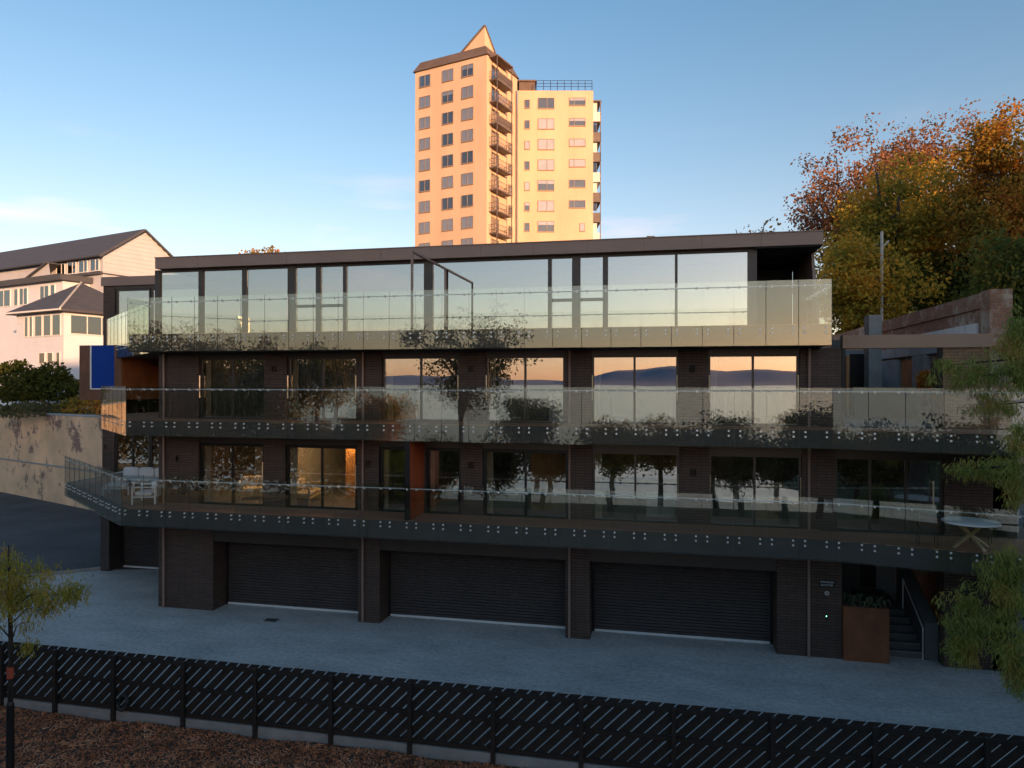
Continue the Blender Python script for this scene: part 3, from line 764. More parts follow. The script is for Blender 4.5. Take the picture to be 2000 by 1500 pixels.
box('timber_wall', 'timber_panel', B, -15.6, -14.08, 4.2, 4.3, L1F + 0.013, 6.6)
box('timber_wall', 'timber_panel', B, -12.4, -10.70, 2.6, 2.7, L1F + 0.013, 6.6)
box('timber_wall', 'timber_panel', B, -4.7, -3.27, 1.5, 1.6, L1F + 0.013, 6.6)
box('timber_wall', 'timber_panel', B, -12.7, -12.2, 2.2, 2.3, L2F + 0.013, 9.6)
# warm ceiling lamps that light the two lived-in rooms on the lowest floor
for lx in (-15.8, -12.2):
    MB().tube([(lx, 2.0, 6.50), (lx, 2.0, 6.60)], 0.16, 16).build('ceiling_lamp', 'warm_lamp', B)

# ---- entrance at the right end of the ground floor
box('pier', 'dark_brick', B, 8.25, 10.2, 0.0, 0.4, -0.05, 3.355)
box('recess_wall', 'inner_dark', B, 5.4, 7.05, 4.6, 4.8, -0.05, 3.3)
box('recess_wall', 'grey_render', B, 7.6, 8.24, 4.6, 4.8, -0.05, 3.3)
box('entry_door', 'black_metal', B, 7.06, 7.59, 4.62, 4.75, 1.03, 3.3)
box('recess_ceiling', 'soffit', B, 5.4, 10.2, 0.41, 4.59, 3.25, 3.354)
for k in range(6):
    st = MB().box(6.74, 8.05 - 0.05 * k, 0.55 + 0.30 * k, 0.85 + 0.30 * k if k < 5 else 4.59, -0.02, 0.17 * (k + 1)).build('step', 'inner_dark', B)
    MB().box(6.74, 8.05 - 0.05 * k, 0.545 + 0.30 * k, 0.585 + 0.30 * k, 0.17 * (k + 1) + 0.001, 0.17 * (k + 1) + 0.006).build('nosing', 'pole_grey', st)
MB().hexa([(7.86, 0.45, 0), (8.24, 0.45, 0), (8.24, 3.2, 0), (7.86, 3.2, 0), (7.86, 0.45, 1.15), (8.24, 0.45, 1.15), (8.24, 3.2, 2.35), (7.86, 3.2, 2.35)]).build('stair_wall', 'inner_dark', B)
hr = MB().tube([(7.80, 0.42, 0.0), (7.80, 0.42, 1.0), (7.80, 2.3, 2.0), (7.80, 2.3, 0.9)], 0.02, 6).build('handrail', 'steel', B)

# ---- right wing: old wall with a wide opening onto a courtyard
lz0, lz1 = 9.62, 10.02
RWO = thing('brick_facade_wall', 'warm brown brick wall with steel lintel over a wide opening, right of top balcony', 'wall', (7.3, 0, L2F))
MB().box(5.385, 9.54, -0.06, 0.30, lz0, lz1).build('lintel', 'lintel_steel', RWO)
MB().box(8.20, 9.54, 0.0, 0.32, L2F, lz0 - 0.002).build('pier', 'warm_brick', RWO)
MB().box(8.12, 8.195, 0.02, 0.26, L2F, lz0 - 0.002).build('reveal_frame', 'black_metal', RWO)
MB().box(5.385, 5.44, 0.02, 0.26, L2F, lz0 - 0.002).build('reveal_frame', 'black_metal', RWO)
SW = thing('brick_boundary_wall', 'weathered red brick side wall with flaking pale paint, rising behind the steel lintel', 'wall', (9.55, 10, 0))
MB().box(9.56, 9.95, 0.0, 34.0, 0.0, 10.85).build('brickwork', 'old_brick', SW)
MB().box(9.50, 10.0, 0.6, 34.0, 10.852, 11.32).build('parapet', 'old_brick', SW)
MB().box(9.45, 10.05, -0.05, 0.58, 7.2, 11.34).build('end_pier', 'old_brick', SW)
yy = 1.0
for k in range(9):
    MB().box(9.50, 9.558, yy, yy + 0.85, 10.02 - 0.0, 10.42).build('paint_patch', 'white_paint' if k < 6 else 'grey_render', SW); yy += 0.92
CR = thing('courtyard_building', 'grey concrete frame with doorways, seen through the wide opening behind top-right terrace', 'building', (8, 9, L2F))
MB().box(5.0, 9.5, 12.05, 12.4, L2F - 3, 10.1).build('rear_wall', 'grey_render', CR)
def cyx(px_, Y): return onY(px_, 720, Y).x
Yc = 7.0
MB().box(cyx(1697, Yc), cyx(1722, Yc), Yc, Yc + 0.7, L2F, onY(1700, 615, Yc).z).build('column', 'light_concrete', CR)
MB().box(cyx(1625, 9), cyx(1652, 9), 9, 9.2, L2F, 10.4).build('panel', 'inner_dark', CR)
MB().box(cyx(1653, 8), cyx(1659, 8), 8, 8.2, L2F, 9.7).build('door_frame', 'timber_panel', CR)
MB().box(cyx(1660, 9), cyx(1690, 9), 9, 9.1, L2F, 9.8).build('doorway', 'black_metal', CR)
MB().box(5.4, 9.5, 0.35, 12.0, L2F - 0.01, L2F + 0.005).build('courtyard_floor', 'inner_dark', CR)
MB().box(cyx(1668, 6), cyx(1812, 6), 6.0, 6.12, L2F, 8.18).build('low_wall', 'inner_dark', CR)
MB().box(cyx(1668, 6), cyx(1812, 6), 5.97, 6.16, 8.182, 8.40).build('coping', 'pale_timber', CR)
def flank(xa, xb, mat, z0, z1, name, t=0.06):                      # pieces fixed along the inner face of the side wall
    ya, yb = onX(xa, 720, 9.5).y, onX(xb, 720, 9.5).y
    MB().box(9.555 - t, 9.553, min(ya, yb), max(ya, yb), z0, z1).build(name, mat, CR)
flank(1724, 1757, 'grey_render', L2F, 9.55, 'panel', 0.10)
flank(1759, 1779, 'corten', L2F, 9.45, 'panel', 0.03)
flank(1780, 1789, 'blue_glazing', L2F, 9.45, 'window', 0.04)
flank(1790, 1815, 'light_concrete', L2F, 9.6, 'column', 0.22)
flank(1817, 1835, 'corten_dark', L2F, 9.3, 'doorway', 0.03)
flank(1722, 1836, 'grey_render', 9.62, 10.0, 'beam', 0.16)

# ================================================================== SIGNS ON THE WALL
def text(name, body, size, loc, mat, parent, rot=(math.radians(90), 0, 0)):
    cu = bpy.data.curves.new(name, 'FONT'); cu.body = body; cu.size = size; cu.align_x = 'CENTER'; cu.align_y = 'CENTER'
    cu.extrude = 0.001; cu.resolution_u = 2
    t = bpy.data.objects.new(name + '_tmp', cu); COL.objects.link(t)
    bpy.context.view_layer.update()
    me = bpy.data.meshes.new_from_object(t.evaluated_get(bpy.context.evaluated_depsgraph_get()))
    bpy.data.objects.remove(t)
    R = Matrix.Translation(loc) @ Matrix.Rotation(rot[0], 4, 'X')
    me.transform(R); me.materials.clear(); me.materials.append(M(mat))
    return link(name, me, parent)
p = onY(1615.5, 1140, 0)
sg = thing('sign', 'small black sign with white lettering reading SPRINKLER BOOSTER on dark brick pier', 'sign', p)
MB().box(p.x - 0.24, p.x + 0.24, -0.02, -0.003, p.z - 0.125, p.z + 0.125).build('plate', 'sign_black', sg)
text('lettering', 'SPRINKLER', 0.082, (p.x, -0.0225, p.z + 0.05), 'white_paint', sg)
text('lettering', 'BOOSTER', 0.082, (p.x, -0.0225, p.z - 0.045), 'white_paint', sg)
p = onY(1615.5, 1158.5, 0)
sg = thing('round_sign', 'small round pale sign below the black lettered sign on brick pier', 'sign', p)
MB().tube([(p.x, -0.003, p.z), (p.x, -0.02, p.z)], 0.07, 20).build('disc', 'pole_grey', sg)
text('lettering', '64', 0.07, (p.x, -0.0225, p.z), 'sign_black', sg)
p = onY(1614.5, 1203, 0)
ko = thing('keypad', 'tiny entry reader with green light on brick pier beside rusty planter', 'keypad', p)
MB().box(p.x - 0.035, p.x + 0.035, -0.03, -0.003, p.z - 0.09, p.z + 0.05).build('housing', 'sign_black', ko)
MB().tube([(p.x, -0.031, p.z), (p.x, -0.036, p.z)], 0.014, 8).build('indicator', 'led_green', ko)

# rusty planter beside the steps
pl = thing('planter', 'tall rust coloured steel planter box of drooping succulents beside the entry steps', 'planter', (6.05, 0.1, 0))
MB().box(5.40, 6.70, -0.12, 0.62, 0.0, 1.66).build('steel_box', 'rusted_plate', pl)
MB().box(5.44, 6.66, -0.08, 0.58, 1.661, 1.68).build('soil', 'soil', pl)
rnd = random.Random(3)
lf = MB()
for k in range(46):
    c = Vector((rnd.uniform(5.5, 6.62), rnd.uniform(-0.06, 0.5), 1.67))
    an = rnd.uniform(0, 6.28); r = rnd.uniform(0.22, 0.42); h = rnd.uniform(0.08, 0.34)
    d = Vector((math.cos(an), math.sin(an), 0)); s = Vector((-d.y, d.x, 0)) * 0.035
    a = c; b = c + d * r * 0.6 + Vector((0, 0, h)); e_ = c + d * r + Vector((0, 0, h * 0.5 - 0.05))
    lf.quad(a - s * 0.6, a + s * 0.6, b + s, b - s).tri(b - s, b + s, e_)
lf.build('foliage', 'leaf_agave', pl)

# ================================================================== FENCE ALONG THE STREET
FY = -7.9
fe = thing('timber_fence', 'low dark stained fence of diagonal timber slats between forecourt and mulch bed', 'fence', (-4, FY, 0))
fx0, fx1 = -19.6, 10.2
fz0, fz1 = 0.10, 1.58
for nm, za, zb in (('rail', 1.40, 1.50), ('rail', 0.78, 0.88), ('rail', 0.12, 0.22)):
    MB().box(fx0, fx1, FY - 0.045, FY, za, zb).build(nm, 'fence_timber', fe)
px_ = [3, 108, 222, 358, 499, 647, 801, 964, 1136, 1317, 1511, 1711, 1930]
for q in px_ + [2170]:
    x = onY(q, 1350, FY - 0.1).x
    MB().box(x - 0.05, x + 0.05, FY - 0.14, FY - 0.047, -0.32, 1.535).build('post', 'fence_timber', fe)
w = 0.175 / math.sin(math.radians(45)); run = fz1 - fz0
sm = MB().hexa([(0, 0.002, fz0), (w, 0.002, fz0), (w, 0.022, fz0), (0, 0.022, fz0), (run, 0.002, fz1), (run + w, 0.002, fz1), (run + w, 0.022, fz1), (run, 0.022, fz1)]).mesh('slat', ['fence_timber'])
x = fx0 - 1.5
rnd = random.Random(8)
while x < fx1:
    o = link('slat', sm, fe); o.location = (x, FY + rnd.uniform(0, 0.004), rnd.uniform(-0.006, 0.006)); x += 0.293
MB().box(fx0, fx1, FY - 0.06, FY + 0.12, -0.40, 0.09).build('plinth', 'light_concrete', fe)
p = onY(237, 1374, FY - 0.16)
rg = MB()
ring = [(p.x + 0.13 * math.cos(a), FY - 0.10 + 0.05 * math.sin(a), p.z + 0.17 * math.sin(a)) for a in [2 * math.pi * k / 18 for k in range(19)]]
rg.tube(ring, 0.05, 8, caps=False)
tag(rg.build('rubber_tyre', 'rubber', None, True), 'small black rubber ring propped against the fence beside a post', 'tyre')

p = onZ(531, 1211, 0)
dr = thing('drain_cover', 'small dark metal drain grate set in the concrete forecourt', 'drain', p)
MB().box(p.x - .24, p.x + .24, p.y - .16, p.y + .16, 0.001, 0.006).build('frame', 'black_metal', dr)
for k in range(6): MB().box(p.x - .21, p.x + .21, p.y - .135 + .048 * k, p.y - .11 + .048 * k, 0.007, 0.012).build('bar', 'slab_edge', dr)
# ================================================================== OUTDOOR FURNITURE
def sofa(name, label, cat, loc, rot, w, mat_f='white_paint', mat_c='white_fabric', arms=True, back=True, group=None, depth=0.8):
    t = thing(name, label, cat, (0, 0, 0), group)
    h = w / 2
    fr = MB()
    for sx in (-1, 1):
        for yy in (0.0, depth):
            fr.box(sx * h - 0.03, sx * h + 0.03, yy - 0.03, yy + 0.03, 0, 0.62 if arms else 0.36)
        if arms: fr.box(sx * h - 0.035, sx * h + 0.035, -0.03, depth + 0.03, 0.621, 0.66)
    fr.box(-h + 0.031, h - 0.031, -0.02, 0.02, 0.24, 0.30).box(-h + 0.031, h - 0.031, depth - 0.02, depth + 0.02, 0.24, 0.30)
    fr.box(-h + 0.031, h - 0.031, 0.03, depth - 0.03, 0.25, 0.29)
    fr.build('frame', mat_f, t)
    n = max(1, round(w / 0.75)); cw = (w - 0.1) / n
    for k in range(n):
        a = -h + 0.05 + cw * k
        cushion(a + 0.01, a + cw - 0.01, 0.02, depth - 0.16 if back else depth - 0.02, 0.30, 0.46).build('seat_cushion', mat_c, t, True)
        if back: cushion(a + 0.01, a + cw - 0.01, depth - 0.16, depth + 0.02, 0.40, 0.86).build('back_cushion', mat_c, t, True)
    if back: MB().box(-h + 0.04, h - 0.04, depth + 0.021, depth + 0.05, 0.30, 0.80).build('back_panel', mat_f, t)
    t.location = loc; t.rotation_euler = (0, 0, rot)
    return t
def cushion(x0, x1, y0, y1, z0, z1):
    m = MB(); n = 5
    cx, cy, cz = (x0 + x1) / 2, (y0 + y1) / 2, (z0 + z1) / 2
    hx, hy, hz = (x1 - x0) / 2, (y1 - y0) / 2, (z1 - z0) / 2
    rows, cols_ = 8, 16; base = len(m.v)
    for i in range(rows + 1):
        ph = math.pi * i / rows - math.pi / 2
        for j in range(cols_):
            an = 2 * math.pi * j / cols_
            def se(v, e): return math.copysign(abs(v) ** e, v)
            m.v.append((cx + hx * se(math.cos(ph), .3) * se(math.cos(an), .3), cy + hy * se(math.cos(ph), .3) * se(math.sin(an), .3), cz + hz * se(math.sin(ph), .45)))
    for i in range(rows):
        for j in range(cols_):
            k = (j + 1) % cols_
            m.f.append((base + i * cols_ + j, base + i * cols_ + k, base + (i + 1) * cols_ + k, base + (i + 1) * cols_ + j)); m.m.append(0)
    return m
zd = L1F + 0.022
q = onZ(272, 984, zd)
sofa('armchair', 'white framed outdoor armchair at the near end of the lowest balcony', 'armchair', (q.x - 0.25, q.y + 0.2, zd), math.radians(-70), 0.95)
q = onZ(285, 962, zd)
sofa('outdoor_sofa', 'long white outdoor sofa with back cushions behind the white armchair', 'sofa', (q.x - 1.0, q.y + 0.7, zd), math.radians(6), 2.3)
q = onZ(222, 968, zd)
sofa('footstool', 'low white slatted footstool left of the white armchair on balcony', 'footstool', (q.x, q.y + 0.1, zd), math.radians(20), 1.0, arms=False, back=False, depth=0.6)

q = onZ(1899, 1073, zd)
tb = thing('round_table', 'round white topped table on crossed timber legs at balcony end', 'table', (q.x, q.y + 0.1, zd))
tx, ty = q.x, q.y + 0.1
top = MB()
top.tube([(tx, ty, zd + 0.715), (tx, ty, zd + 0.755)], 0.70, 40).build('table_top', 'white_paint', tb)
for k in range(4):
    an = math.radians(20 + 90 * k)
    MB().tube([(tx + 0.52 * math.cos(an), ty + 0.52 * math.sin(an), zd + 0.03), (tx - 0.10 * math.cos(an), ty - 0.10 * math.sin(an), zd + 0.45), (tx - 0.40 * math.cos(an), ty - 0.40 * math.sin(an), zd + 0.71)], [0.045, 0.05, 0.045], 6).build('leg', 'pale_timber', tb)
def wire_chair(loc, rot, label):
    t = thing('metal_chair', label, 'chair', (0, 0, 0), 'black chairs round the balcony table')
    for sx in (-.2, .2):
        MB().tube([(sx * 1.1, -.22, 0), (sx, -.2, .44)], .011, 6).build('leg', 'black_metal', t)
        MB().tube([(sx * 1.1, .24, 0), (sx, .2, .44), (sx, .28, .84)], .011, 6).build('leg', 'black_metal', t)
    MB().box(-.21, .21, -.21, .21, .441, .46).build('seat', 'black_metal', t)
    bk = MB()
    for k in range(5): bk.tube([(-.16 + .08 * k, .205, .47), (-.16 + .08 * k, .28, .82)], .007, 5)
    bk.tube([(-.2, .285, .84), (.2, .285, .84)], .012, 6); bk.build('backrest', 'black_metal', t)
    t.location = loc; t.rotation_euler = (0, 0, rot)
wire_chair((tx - 1.0, ty + 0.25, zd), math.radians(80), 'black metal chair on the window side of the round table')
wire_chair((tx + 0.55, ty + 0.75, zd), math.radians(-30), 'black metal chair behind the round table, beside the foliage')
# furniture seen through the glass
sofa('armchair', 'cream upholstered armchair indoors behind the first window of the lowest floor', 'armchair', (-15.6, 1.2, L1F + 0.013), math.radians(35), 0.9, 'cream_fabric', 'cream_fabric')
sofa('sofa', 'cream sofa indoors behind the second window of the lowest floor', 'sofa', (-13.0, 1.3, L1F + 0.013), math.radians(100), 1.7, 'cream_fabric', 'cream_fabric')
def cabinet(label, mat, x0, x1, y0, z0, h, cat='cabinet'):
    t = thing('cabinet', label, cat, ((x0 + x1) / 2, y0, z0))
    MB().box(x0, x1, y0, y0 + 0.5, z0, z0 + h).build('carcass', mat, t)
    xm = (x0 + x1) / 2
    MB().box(x0 + 0.01, xm - 0.004, y0 - 0.02, y0 - 0.001, z0 + 0.06, z0 + h - 0.02).build('door', mat, t)
    MB().box(xm + 0.004, x1 - 0.01, y0 - 0.02, y0 - 0.001, z0 + 0.06, z0 + h - 0.02).build('door', mat, t)
cabinet('orange timber cabinet indoors behind the third window of the middle floor', 'timber_panel', -8.85, -7.85, 0.9, L2F + 0.013, 0.95)
cabinet('white kitchen cabinet indoors behind the fourth window of the middle floor', 'white_paint', -3.95, -3.35, 0.9, L2F + 0.013, 0.98)
cabinet('pale timber kitchen bench indoors behind fourth window of the middle floor', 'grey_render', -5.6, -4.1, 2.2, L2F + 0.013, 0.9)
cabinet('low white sideboard indoors behind the sixth window of the lowest floor', 'white_paint', -0.6, 0.35, 1.0, L1F + 0.013, 0.75)
cabinet('brown timber sideboard indoors behind the seventh window of the lowest floor', 'timber_panel', 2.9, 3.7, 1.2, L1F + 0.013, 0.7)

# ================================================================== PAINTED WALL AND THE YARD ON THE LEFT
pw = thing('painted_wall', 'tall old brick wall with flaking cream paint beyond the asphalt yard', 'wall', (WA.x, WA.y, 0))
MB().obox(WE, wd, wn, 0, (WB - WE).length + 40, 0, 0.45, -0.02, 6.22).build('brickwork', 'painted_brick', pw)
MB().obox(WE, wd, wn, 0, (WB - WE).length + 40, -0.03, 0.5, 6.221, 6.33).build('coping', 'grey_render', pw)
MB().obox(WE, wd, wn, 0, (WB - WE).length + 40, -0.06, -0.001, 2.55, 2.66).build('ledge', 'grey_render', pw)

# ================================================================== THE APARTMENT TOWER BEHIND
TU = Vector((-0.878, 0.477)); TV = Vector((0.477, 0.878))          # camera-frame plan axes
def wv(v):                                                       # camera-frame direction to world
    return Vector((v[0] * C_ - v[1] * S_, v[0] * S_ + v[1] * C_, 0))
U, V_ = wv(TU), wv(TV)
T = thing('apartment_tower', 'tall cream apartment tower with pointed gable lit orange by low sun', 'building', camw(0, 98, 0))
A = camw(-3.26, 90.5, 0)                                         # the near corner
ZE = 50.4
MB().obox(A, U, V_, 0, 11.2, 0, 8.2, 0, ZE).build('main_wall', 'tower_render', T)
# brown mansard eaves
def frustum(o, u, v, a0, a1, b0, b1, z0, z1, ins, out=0.25):
    def P(a, b, z): q = o + u * a + v * b; return (q.x, q.y, z)
    lo = [(a0 - out, b0 - out), (a1 + out, b0 - out), (a1 + out, b1 + out), (a0 - out, b1 + out)]
    hi = [(a0 + ins, b0 + ins), (a1 - ins, b0 + ins), (a1 - ins, b1 - ins), (a0 + ins, b1 - ins)]
    if u.x * v.y - u.y * v.x < 0: lo, hi = lo[::-1], hi[::-1]
    return MB().hexa([P(a, b, z0) for a, b in lo] + [P(a, b, z1) for a, b in hi])
frustum(A, U, V_, 0, 11.2, 0, 8.2, ZE + 0.002, ZE + 1.45, 0.5).build('roof', 'tower_roof', T)
def TP(a, b, z): q = A + U * a + V_ * b; return Vector((q.x, q.y, z))
g0, g1, gap = TP(4.6, 0.7, ZE + 1.2), TP(0.9, 4.6, ZE + 0.9), TP(0.75, 0.75, 54.6)
gc = TP(0.75, 0.75, ZE + 1.2)
gm = MB().tri(g0, gc, gap).tri(gc, g1, gap).tri(g1, g0, gap).tri(g0, g1, gc)
gm = gm.build('gable', 'tower_render', T)
for a, b in ((g0, gap), (gap, g1)): MB().tube([a, b], 0.16, 6).build('gable_trim', 'tower_roof', gm)
# right-hand block, facing the camera, and the slim side bay
E1, E2 = wv((1, 0)), wv((0, 1))
RB = camw(0.72, 97.5, 0)
MB().obox(RB, E1, E2, 0, 10.35, 0, 9, 0, 48.7).build('side_block', 'tower_render', T)
MB().obox(RB, E1, E2, 0.2, 2.4, 1.2, 4, 48.702, 50.4).build('stair_head', 'tower_roof', T)
MB().obox(RB, E1, E2, -0.2, 2.6, 1.0, 4.2, 50.402, 50.62).build('stair_roof', 'tower_roof', T)
rl = MB()
for zz in (49.35, 49.75, 50.15):
    a, b = RB + E1 * 2.6 + E2 * 0.2, RB + E1 * 10.2 + E2 * 0.2
    rl.tube([(a.x, a.y, zz), (b.x, b.y, zz)], 0.035, 5)
for k in range(9):
    a = RB + E1 * (2.6 + 7.6 * k / 8) + E2 * 0.2
    rl.tube([(a.x, a.y, 48.7), (a.x, a.y, 50.15)], 0.045, 5)
rl.build('roof_railing', 'rail_blue', T)
SB = RB + E1 * 10.36 + E2 * 1.5
for k in range(9):
    z = 47.6 - 2.8 * k
    MB().obox(SB, E1, E2, 0, 1.25, 0, 5, z - 2.8 + 0.25, z - 1.5 + 0.25).build('side_balcony', 'tower_metal' if k % 3 else 'tower_blind', T)
    MB().obox(SB, E1, E2, 0, 0.75, 0.4, 5, z - 1.45 + 0.25, z + 0.18).build('side_screen', 'tower_glass' if k % 2 else 'tower_blind', T)
MB().obox(SB, E1, E2, 1.12, 1.24, 0.0, 0.12, 22, 47.9).build('side_post', 'tower_metal', T)
MB().obox(SB, E1, E2, 0, 1.3, 0, 5, 47.85, 48.0).build('side_roof', 'tower_roof', T)
rt = random.Random(21)
def twin(o, u, n, a0, a1, zc, h, split=(0.5,), blind=None):
    """window set 6 cm into the wall: frame, panes, perhaps a blind"""
    a0, a1 = min(a0, a1), max(a0, a1)
    fr = MB(); f = 0.05; z0, z1 = zc - h / 2, zc + h / 2
    fr.obox(o, u, n, a0, a1, 0.02, 0.10, z1 - f, z1).obox(o, u, n, a0, a1, 0.02, 0.10, z0, z0 + f)
    fr.obox(o, u, n, a0, a0 + f, 0.021, 0.099, z0 + f, z1 - f).obox(o, u, n, a1 - f, a1, 0.021, 0.099, z0 + f, z1 - f)
    cuts = [a0 + (a1 - a0) * s for s in split]
    for c in cuts: fr.obox(o, u, n, c - 0.035, c + 0.035, 0.022, 0.098, z0 + f, z1 - f)
    ob = fr.build('window', 'tower_frame', T)
    MB().obox(o, u, n, a0, a1, 0.0, 0.015, z0, z1).build('room_dark_sheet', 'inner_dark', ob)  # dark sheet in place of the unlit room behind the panes
    ed = [a0 + f] + [q for c in cuts for q in (c - 0.035, c + 0.035)] + [a1 - f]
    bl = rt.choice((0, 0, 1, 1, 1, 0.35)) if blind is None else blind
    if bl: MB().obox(o, u, n, a0 + f, a1 - f, 0.03, 0.04, z1 - f - (h - 2 * f) * bl, z1 - f).build('blind', 'tower_blind', ob)
    for k in range(0, len(ed), 2): MB().obox(o, u, n, ed[k], ed[k + 1], 0.055, 0.065, z0 + f, z1 - f).build('pane', 'tower_glass', ob)
    MB().obox(o, u, n, a0 - 0.03, a1 + 0.03, 0.0, 0.13, z0 - 0.07, z0 - 0.001).build('sill', 'tower_frame', ob)
def a_on(pxv):                                                   # photo x to distance along the left face
    t = (pxv - 1000) / F
    return (-3.26 - t * 90.5) / (0.878 + t * 0.477)
for r in range(10):
    z = 48.95 - 2.8 * r
    for ci, (xa, xb) in enumerate(((819, 840), (863.6, 885), (901.5, 924))):
        bl = None
        if r in (7, 8, 9): bl = 1
        twin(A, U, -V_, a_on(xa), a_on(xb), z, 1.5, (0.5,), bl)
for r in range(9):
    z = 46.95 - 2.81 * r
    def bx(q): return (q - 1000) / F * 97.5 - 0.72
    twin(RB, E1, -E2, bx(1024), bx(1034), z - 0.1, 1.15, ())
    twin(RB, E1, -E2, bx(1050), bx(1082), z, 1.45, (0.55,))
    if r < 6: twin(RB, E1, -E2, bx(1111), bx(1143), z + 0.25, 1.05, (0.3,))
    else: twin(RB, E1, -E2, bx(1132), bx(1142), z - 0.1, 1.1, (), 1)
# the narrow face with stacked balconies
for r in range(10):
    z = 48.1 - 2.8 * r
    twin(A, V_, -U, 5.75, 6.75, z + 0.55, 1.4, (0.5,))
    twin(A, V_, -U, 1.1, 3.0, z + 0.45, 2.1, (0.5,), 0)
    bs = MB().obox(A, V_, -U, 0.6, 4.6, 0.0, 1.15, z - 0.82, z - 0.64).build('balcony', 'tower_metal', T)
    br = MB()
    c0, c1, c2, c3 = [A + V_ * a - U * b for a, b in ((0.63, 0.02), (0.63, 1.12), (4.57, 1.12), (4.57, 0.02))]
    for p_, q_ in ((c0, c1), (c1, c2), (c2, c3)):
        for zz in (z - 0.25, z + 0.38): br.tube([(p_.x, p_.y, zz), (q_.x, q_.y, zz)], 0.035, 5)
        n = int((q_ - p_).length / 0.3)
        for k in range(n + 1):
            w_ = p_ + (q_ - p_) * k / n; br.tube([(w_.x, w_.y, z - 0.64), (w_.x, w_.y, z + 0.38)], 0.018, 4)
    br.build('railing', 'tower_metal', bs)
    if r in (0, 1, 2):
        mm = MB(); mm.obox(A, V_, -U, 0.66, 4.54, 1.06, 1.09, z - 0.6, z + 0.34); mm.build('screen', 'tower_metal' if r != 1 else 'tower_glass', bs)
for a in (0.65, 4.55):
    MB().obox(A, V_, -U, a - 0.05, a + 0.05, 1.10, 1.2, 22, 50.2).build('balcony_post', 'tower_metal', T)
MB().obox(A, V_, -U, 0.5, 4.7, 0.0, 1.3, 50.2, 50.38).build('balcony_roof', 'tower_roof', T)
dp = A + V_ * 7.75 - U * 0.12
MB().tube([(dp.x, dp.y, 15), (dp.x, dp.y, 48.5)], 0.09, 6).build('downpipe', 'tower_metal', T)

# ================================================================== HOUSES ON THE LEFT
def house_window(parent, o, u, n, a0, a1, z0, z1, split=(), mat='white_paint'):
    fr = MB(); f = 0.07
    fr.obox(o, u, n, a0, a1, 0.005, 0.07, z1 - f, z1).obox(o, u, n, a0, a1, 0.005, 0.07, z0, z0 + f)
    fr.obox(o, u, n, a0, a0 + f, 0.006, 0.069, z0 + f, z1 - f).obox(o, u, n, a1 - f, a1, 0.006, 0.069, z0 + f, z1 - f)
    cuts = [a0 + (a1 - a0) * s for s in split]
    for c in cuts: fr.obox(o, u, n, c - 0.04, c + 0.04, 0.007, 0.068, z0 + f, z1 - f)
    ob = fr.build('window', mat, parent)
    MB().obox(o, u, n, a0 + f, a1 - f, 0.004, 0.012, z0 + f, z1 - f).build('room_dark_sheet', 'inner_dark', ob)  # room's shade painted as a dark sheet behind the glass
    ed = [a0 + f] + [q for c in cuts for q in (c - 0.04, c + 0.04)] + [a1 - f]
    for k in range(0, len(ed), 2): MB().obox(o, u, n, ed[k], ed[k + 1], 0.03, 0.04, z0 + f, z1 - f).build('pane', 'house_glass', ob)
def boards(parent, o, u, n, a0, a1, z0, z1, step, mat, shape=None):
    """lapped boards standing a little proud at their lower edge"""
    m = MB(); z = z0
    while z < z1 - 0.01:
        zz = min(z + step, z1)
        l, r = (a0, a1) if shape is None else shape((z + zz) / 2)
        if r - l > 0.05:
            P = lambda a, b, h: (o + u * a + n * b) + Vector((0, 0, h))
            m.quad(P(l, 0.05, z), P(r, 0.05, z), P(r, 0.01, zz), P(l, 0.01, zz))
            m.quad(P(l, 0.0, z), P(r, 0.0, z), P(r, 0.05, z), P(l, 0.05, z))
        z = zz
    ob = m.build('weatherboards', mat, parent); ob['kind'] = 'stuff'
    return ob
# far house: long slate roof ending in a pink gable
hw = 4.2
Hc = camw(-37.3 - 0.477 * hw, 72 - 0.878 * hw, 0)                # eaves corner nearest the camera
H1 = thing('gabled_house', 'large pale weatherboard house with long slate roof ending in a pink gable', 'house', camw(-39, 70, 6))
ze, za = 20.9, 23.95
MB().obox(Hc, U, V_, 0.02, 34, 0.02, 2 * hw - 0.02, 6.2, ze - 0.02).build('wall', 'weatherboard', H1)
def HP(a, b, z): q = Hc + U * a + V_ * b; return Vector((q.x, q.y, z))
MB().tri(HP(0.02, 0, ze), HP(0.02, 2 * hw, ze), HP(0.02, hw, za)).build('gable_wall', 'weatherboard', H1)
boards(H1, Hc, V_, -U, 0.0, 2 * hw, 15.5, za, 0.42, 'weatherboard', lambda z: (0.0, 2 * hw) if z < ze else ((z - ze) / (za - ze) * hw, 2 * hw - (z - ze) / (za - ze) * hw))
def roof_slab(name, a, b, c, d, t, mat, parent):
    n = (Vector(b) - Vector(a)).cross(Vector(d) - Vector(a)).normalized()
    if n.z < 0: n = -n
    p = [Vector(q) for q in (a, b, c, d)]
    return MB().hexa([q for q in p] + [q + n * t for q in p]).build(name, mat, parent)
r1 = roof_slab('roof', HP(-0.3, -0.5, ze - 0.3), HP(34, -0.5, ze - 0.3), HP(34, hw, za + 0.03), HP(-0.3, hw, za + 0.03), 0.14, 'slate_roof', H1)
roof_slab('roof', HP(-0.3, 2 * hw + 0.5, ze - 0.3), HP(34, 2 * hw + 0.5, ze - 0.3), HP(34, hw, za + 0.04), HP(-0.3, hw, za + 0.04), 0.13, 'slate_roof', H1)
MB().tube([HP(-0.34, -0.5, ze - 0.33), HP(-0.34, hw, za), HP(-0.34, 2 * hw + 0.5, ze - 0.33)], 0.10, 5).build('bargeboard', 'slate_roof', H1)
MB().obox(Hc, U, -V_, 0, 34, 0.0, 0.28, 19.0, 19.25).build('string_course', 'slate_roof', H1)
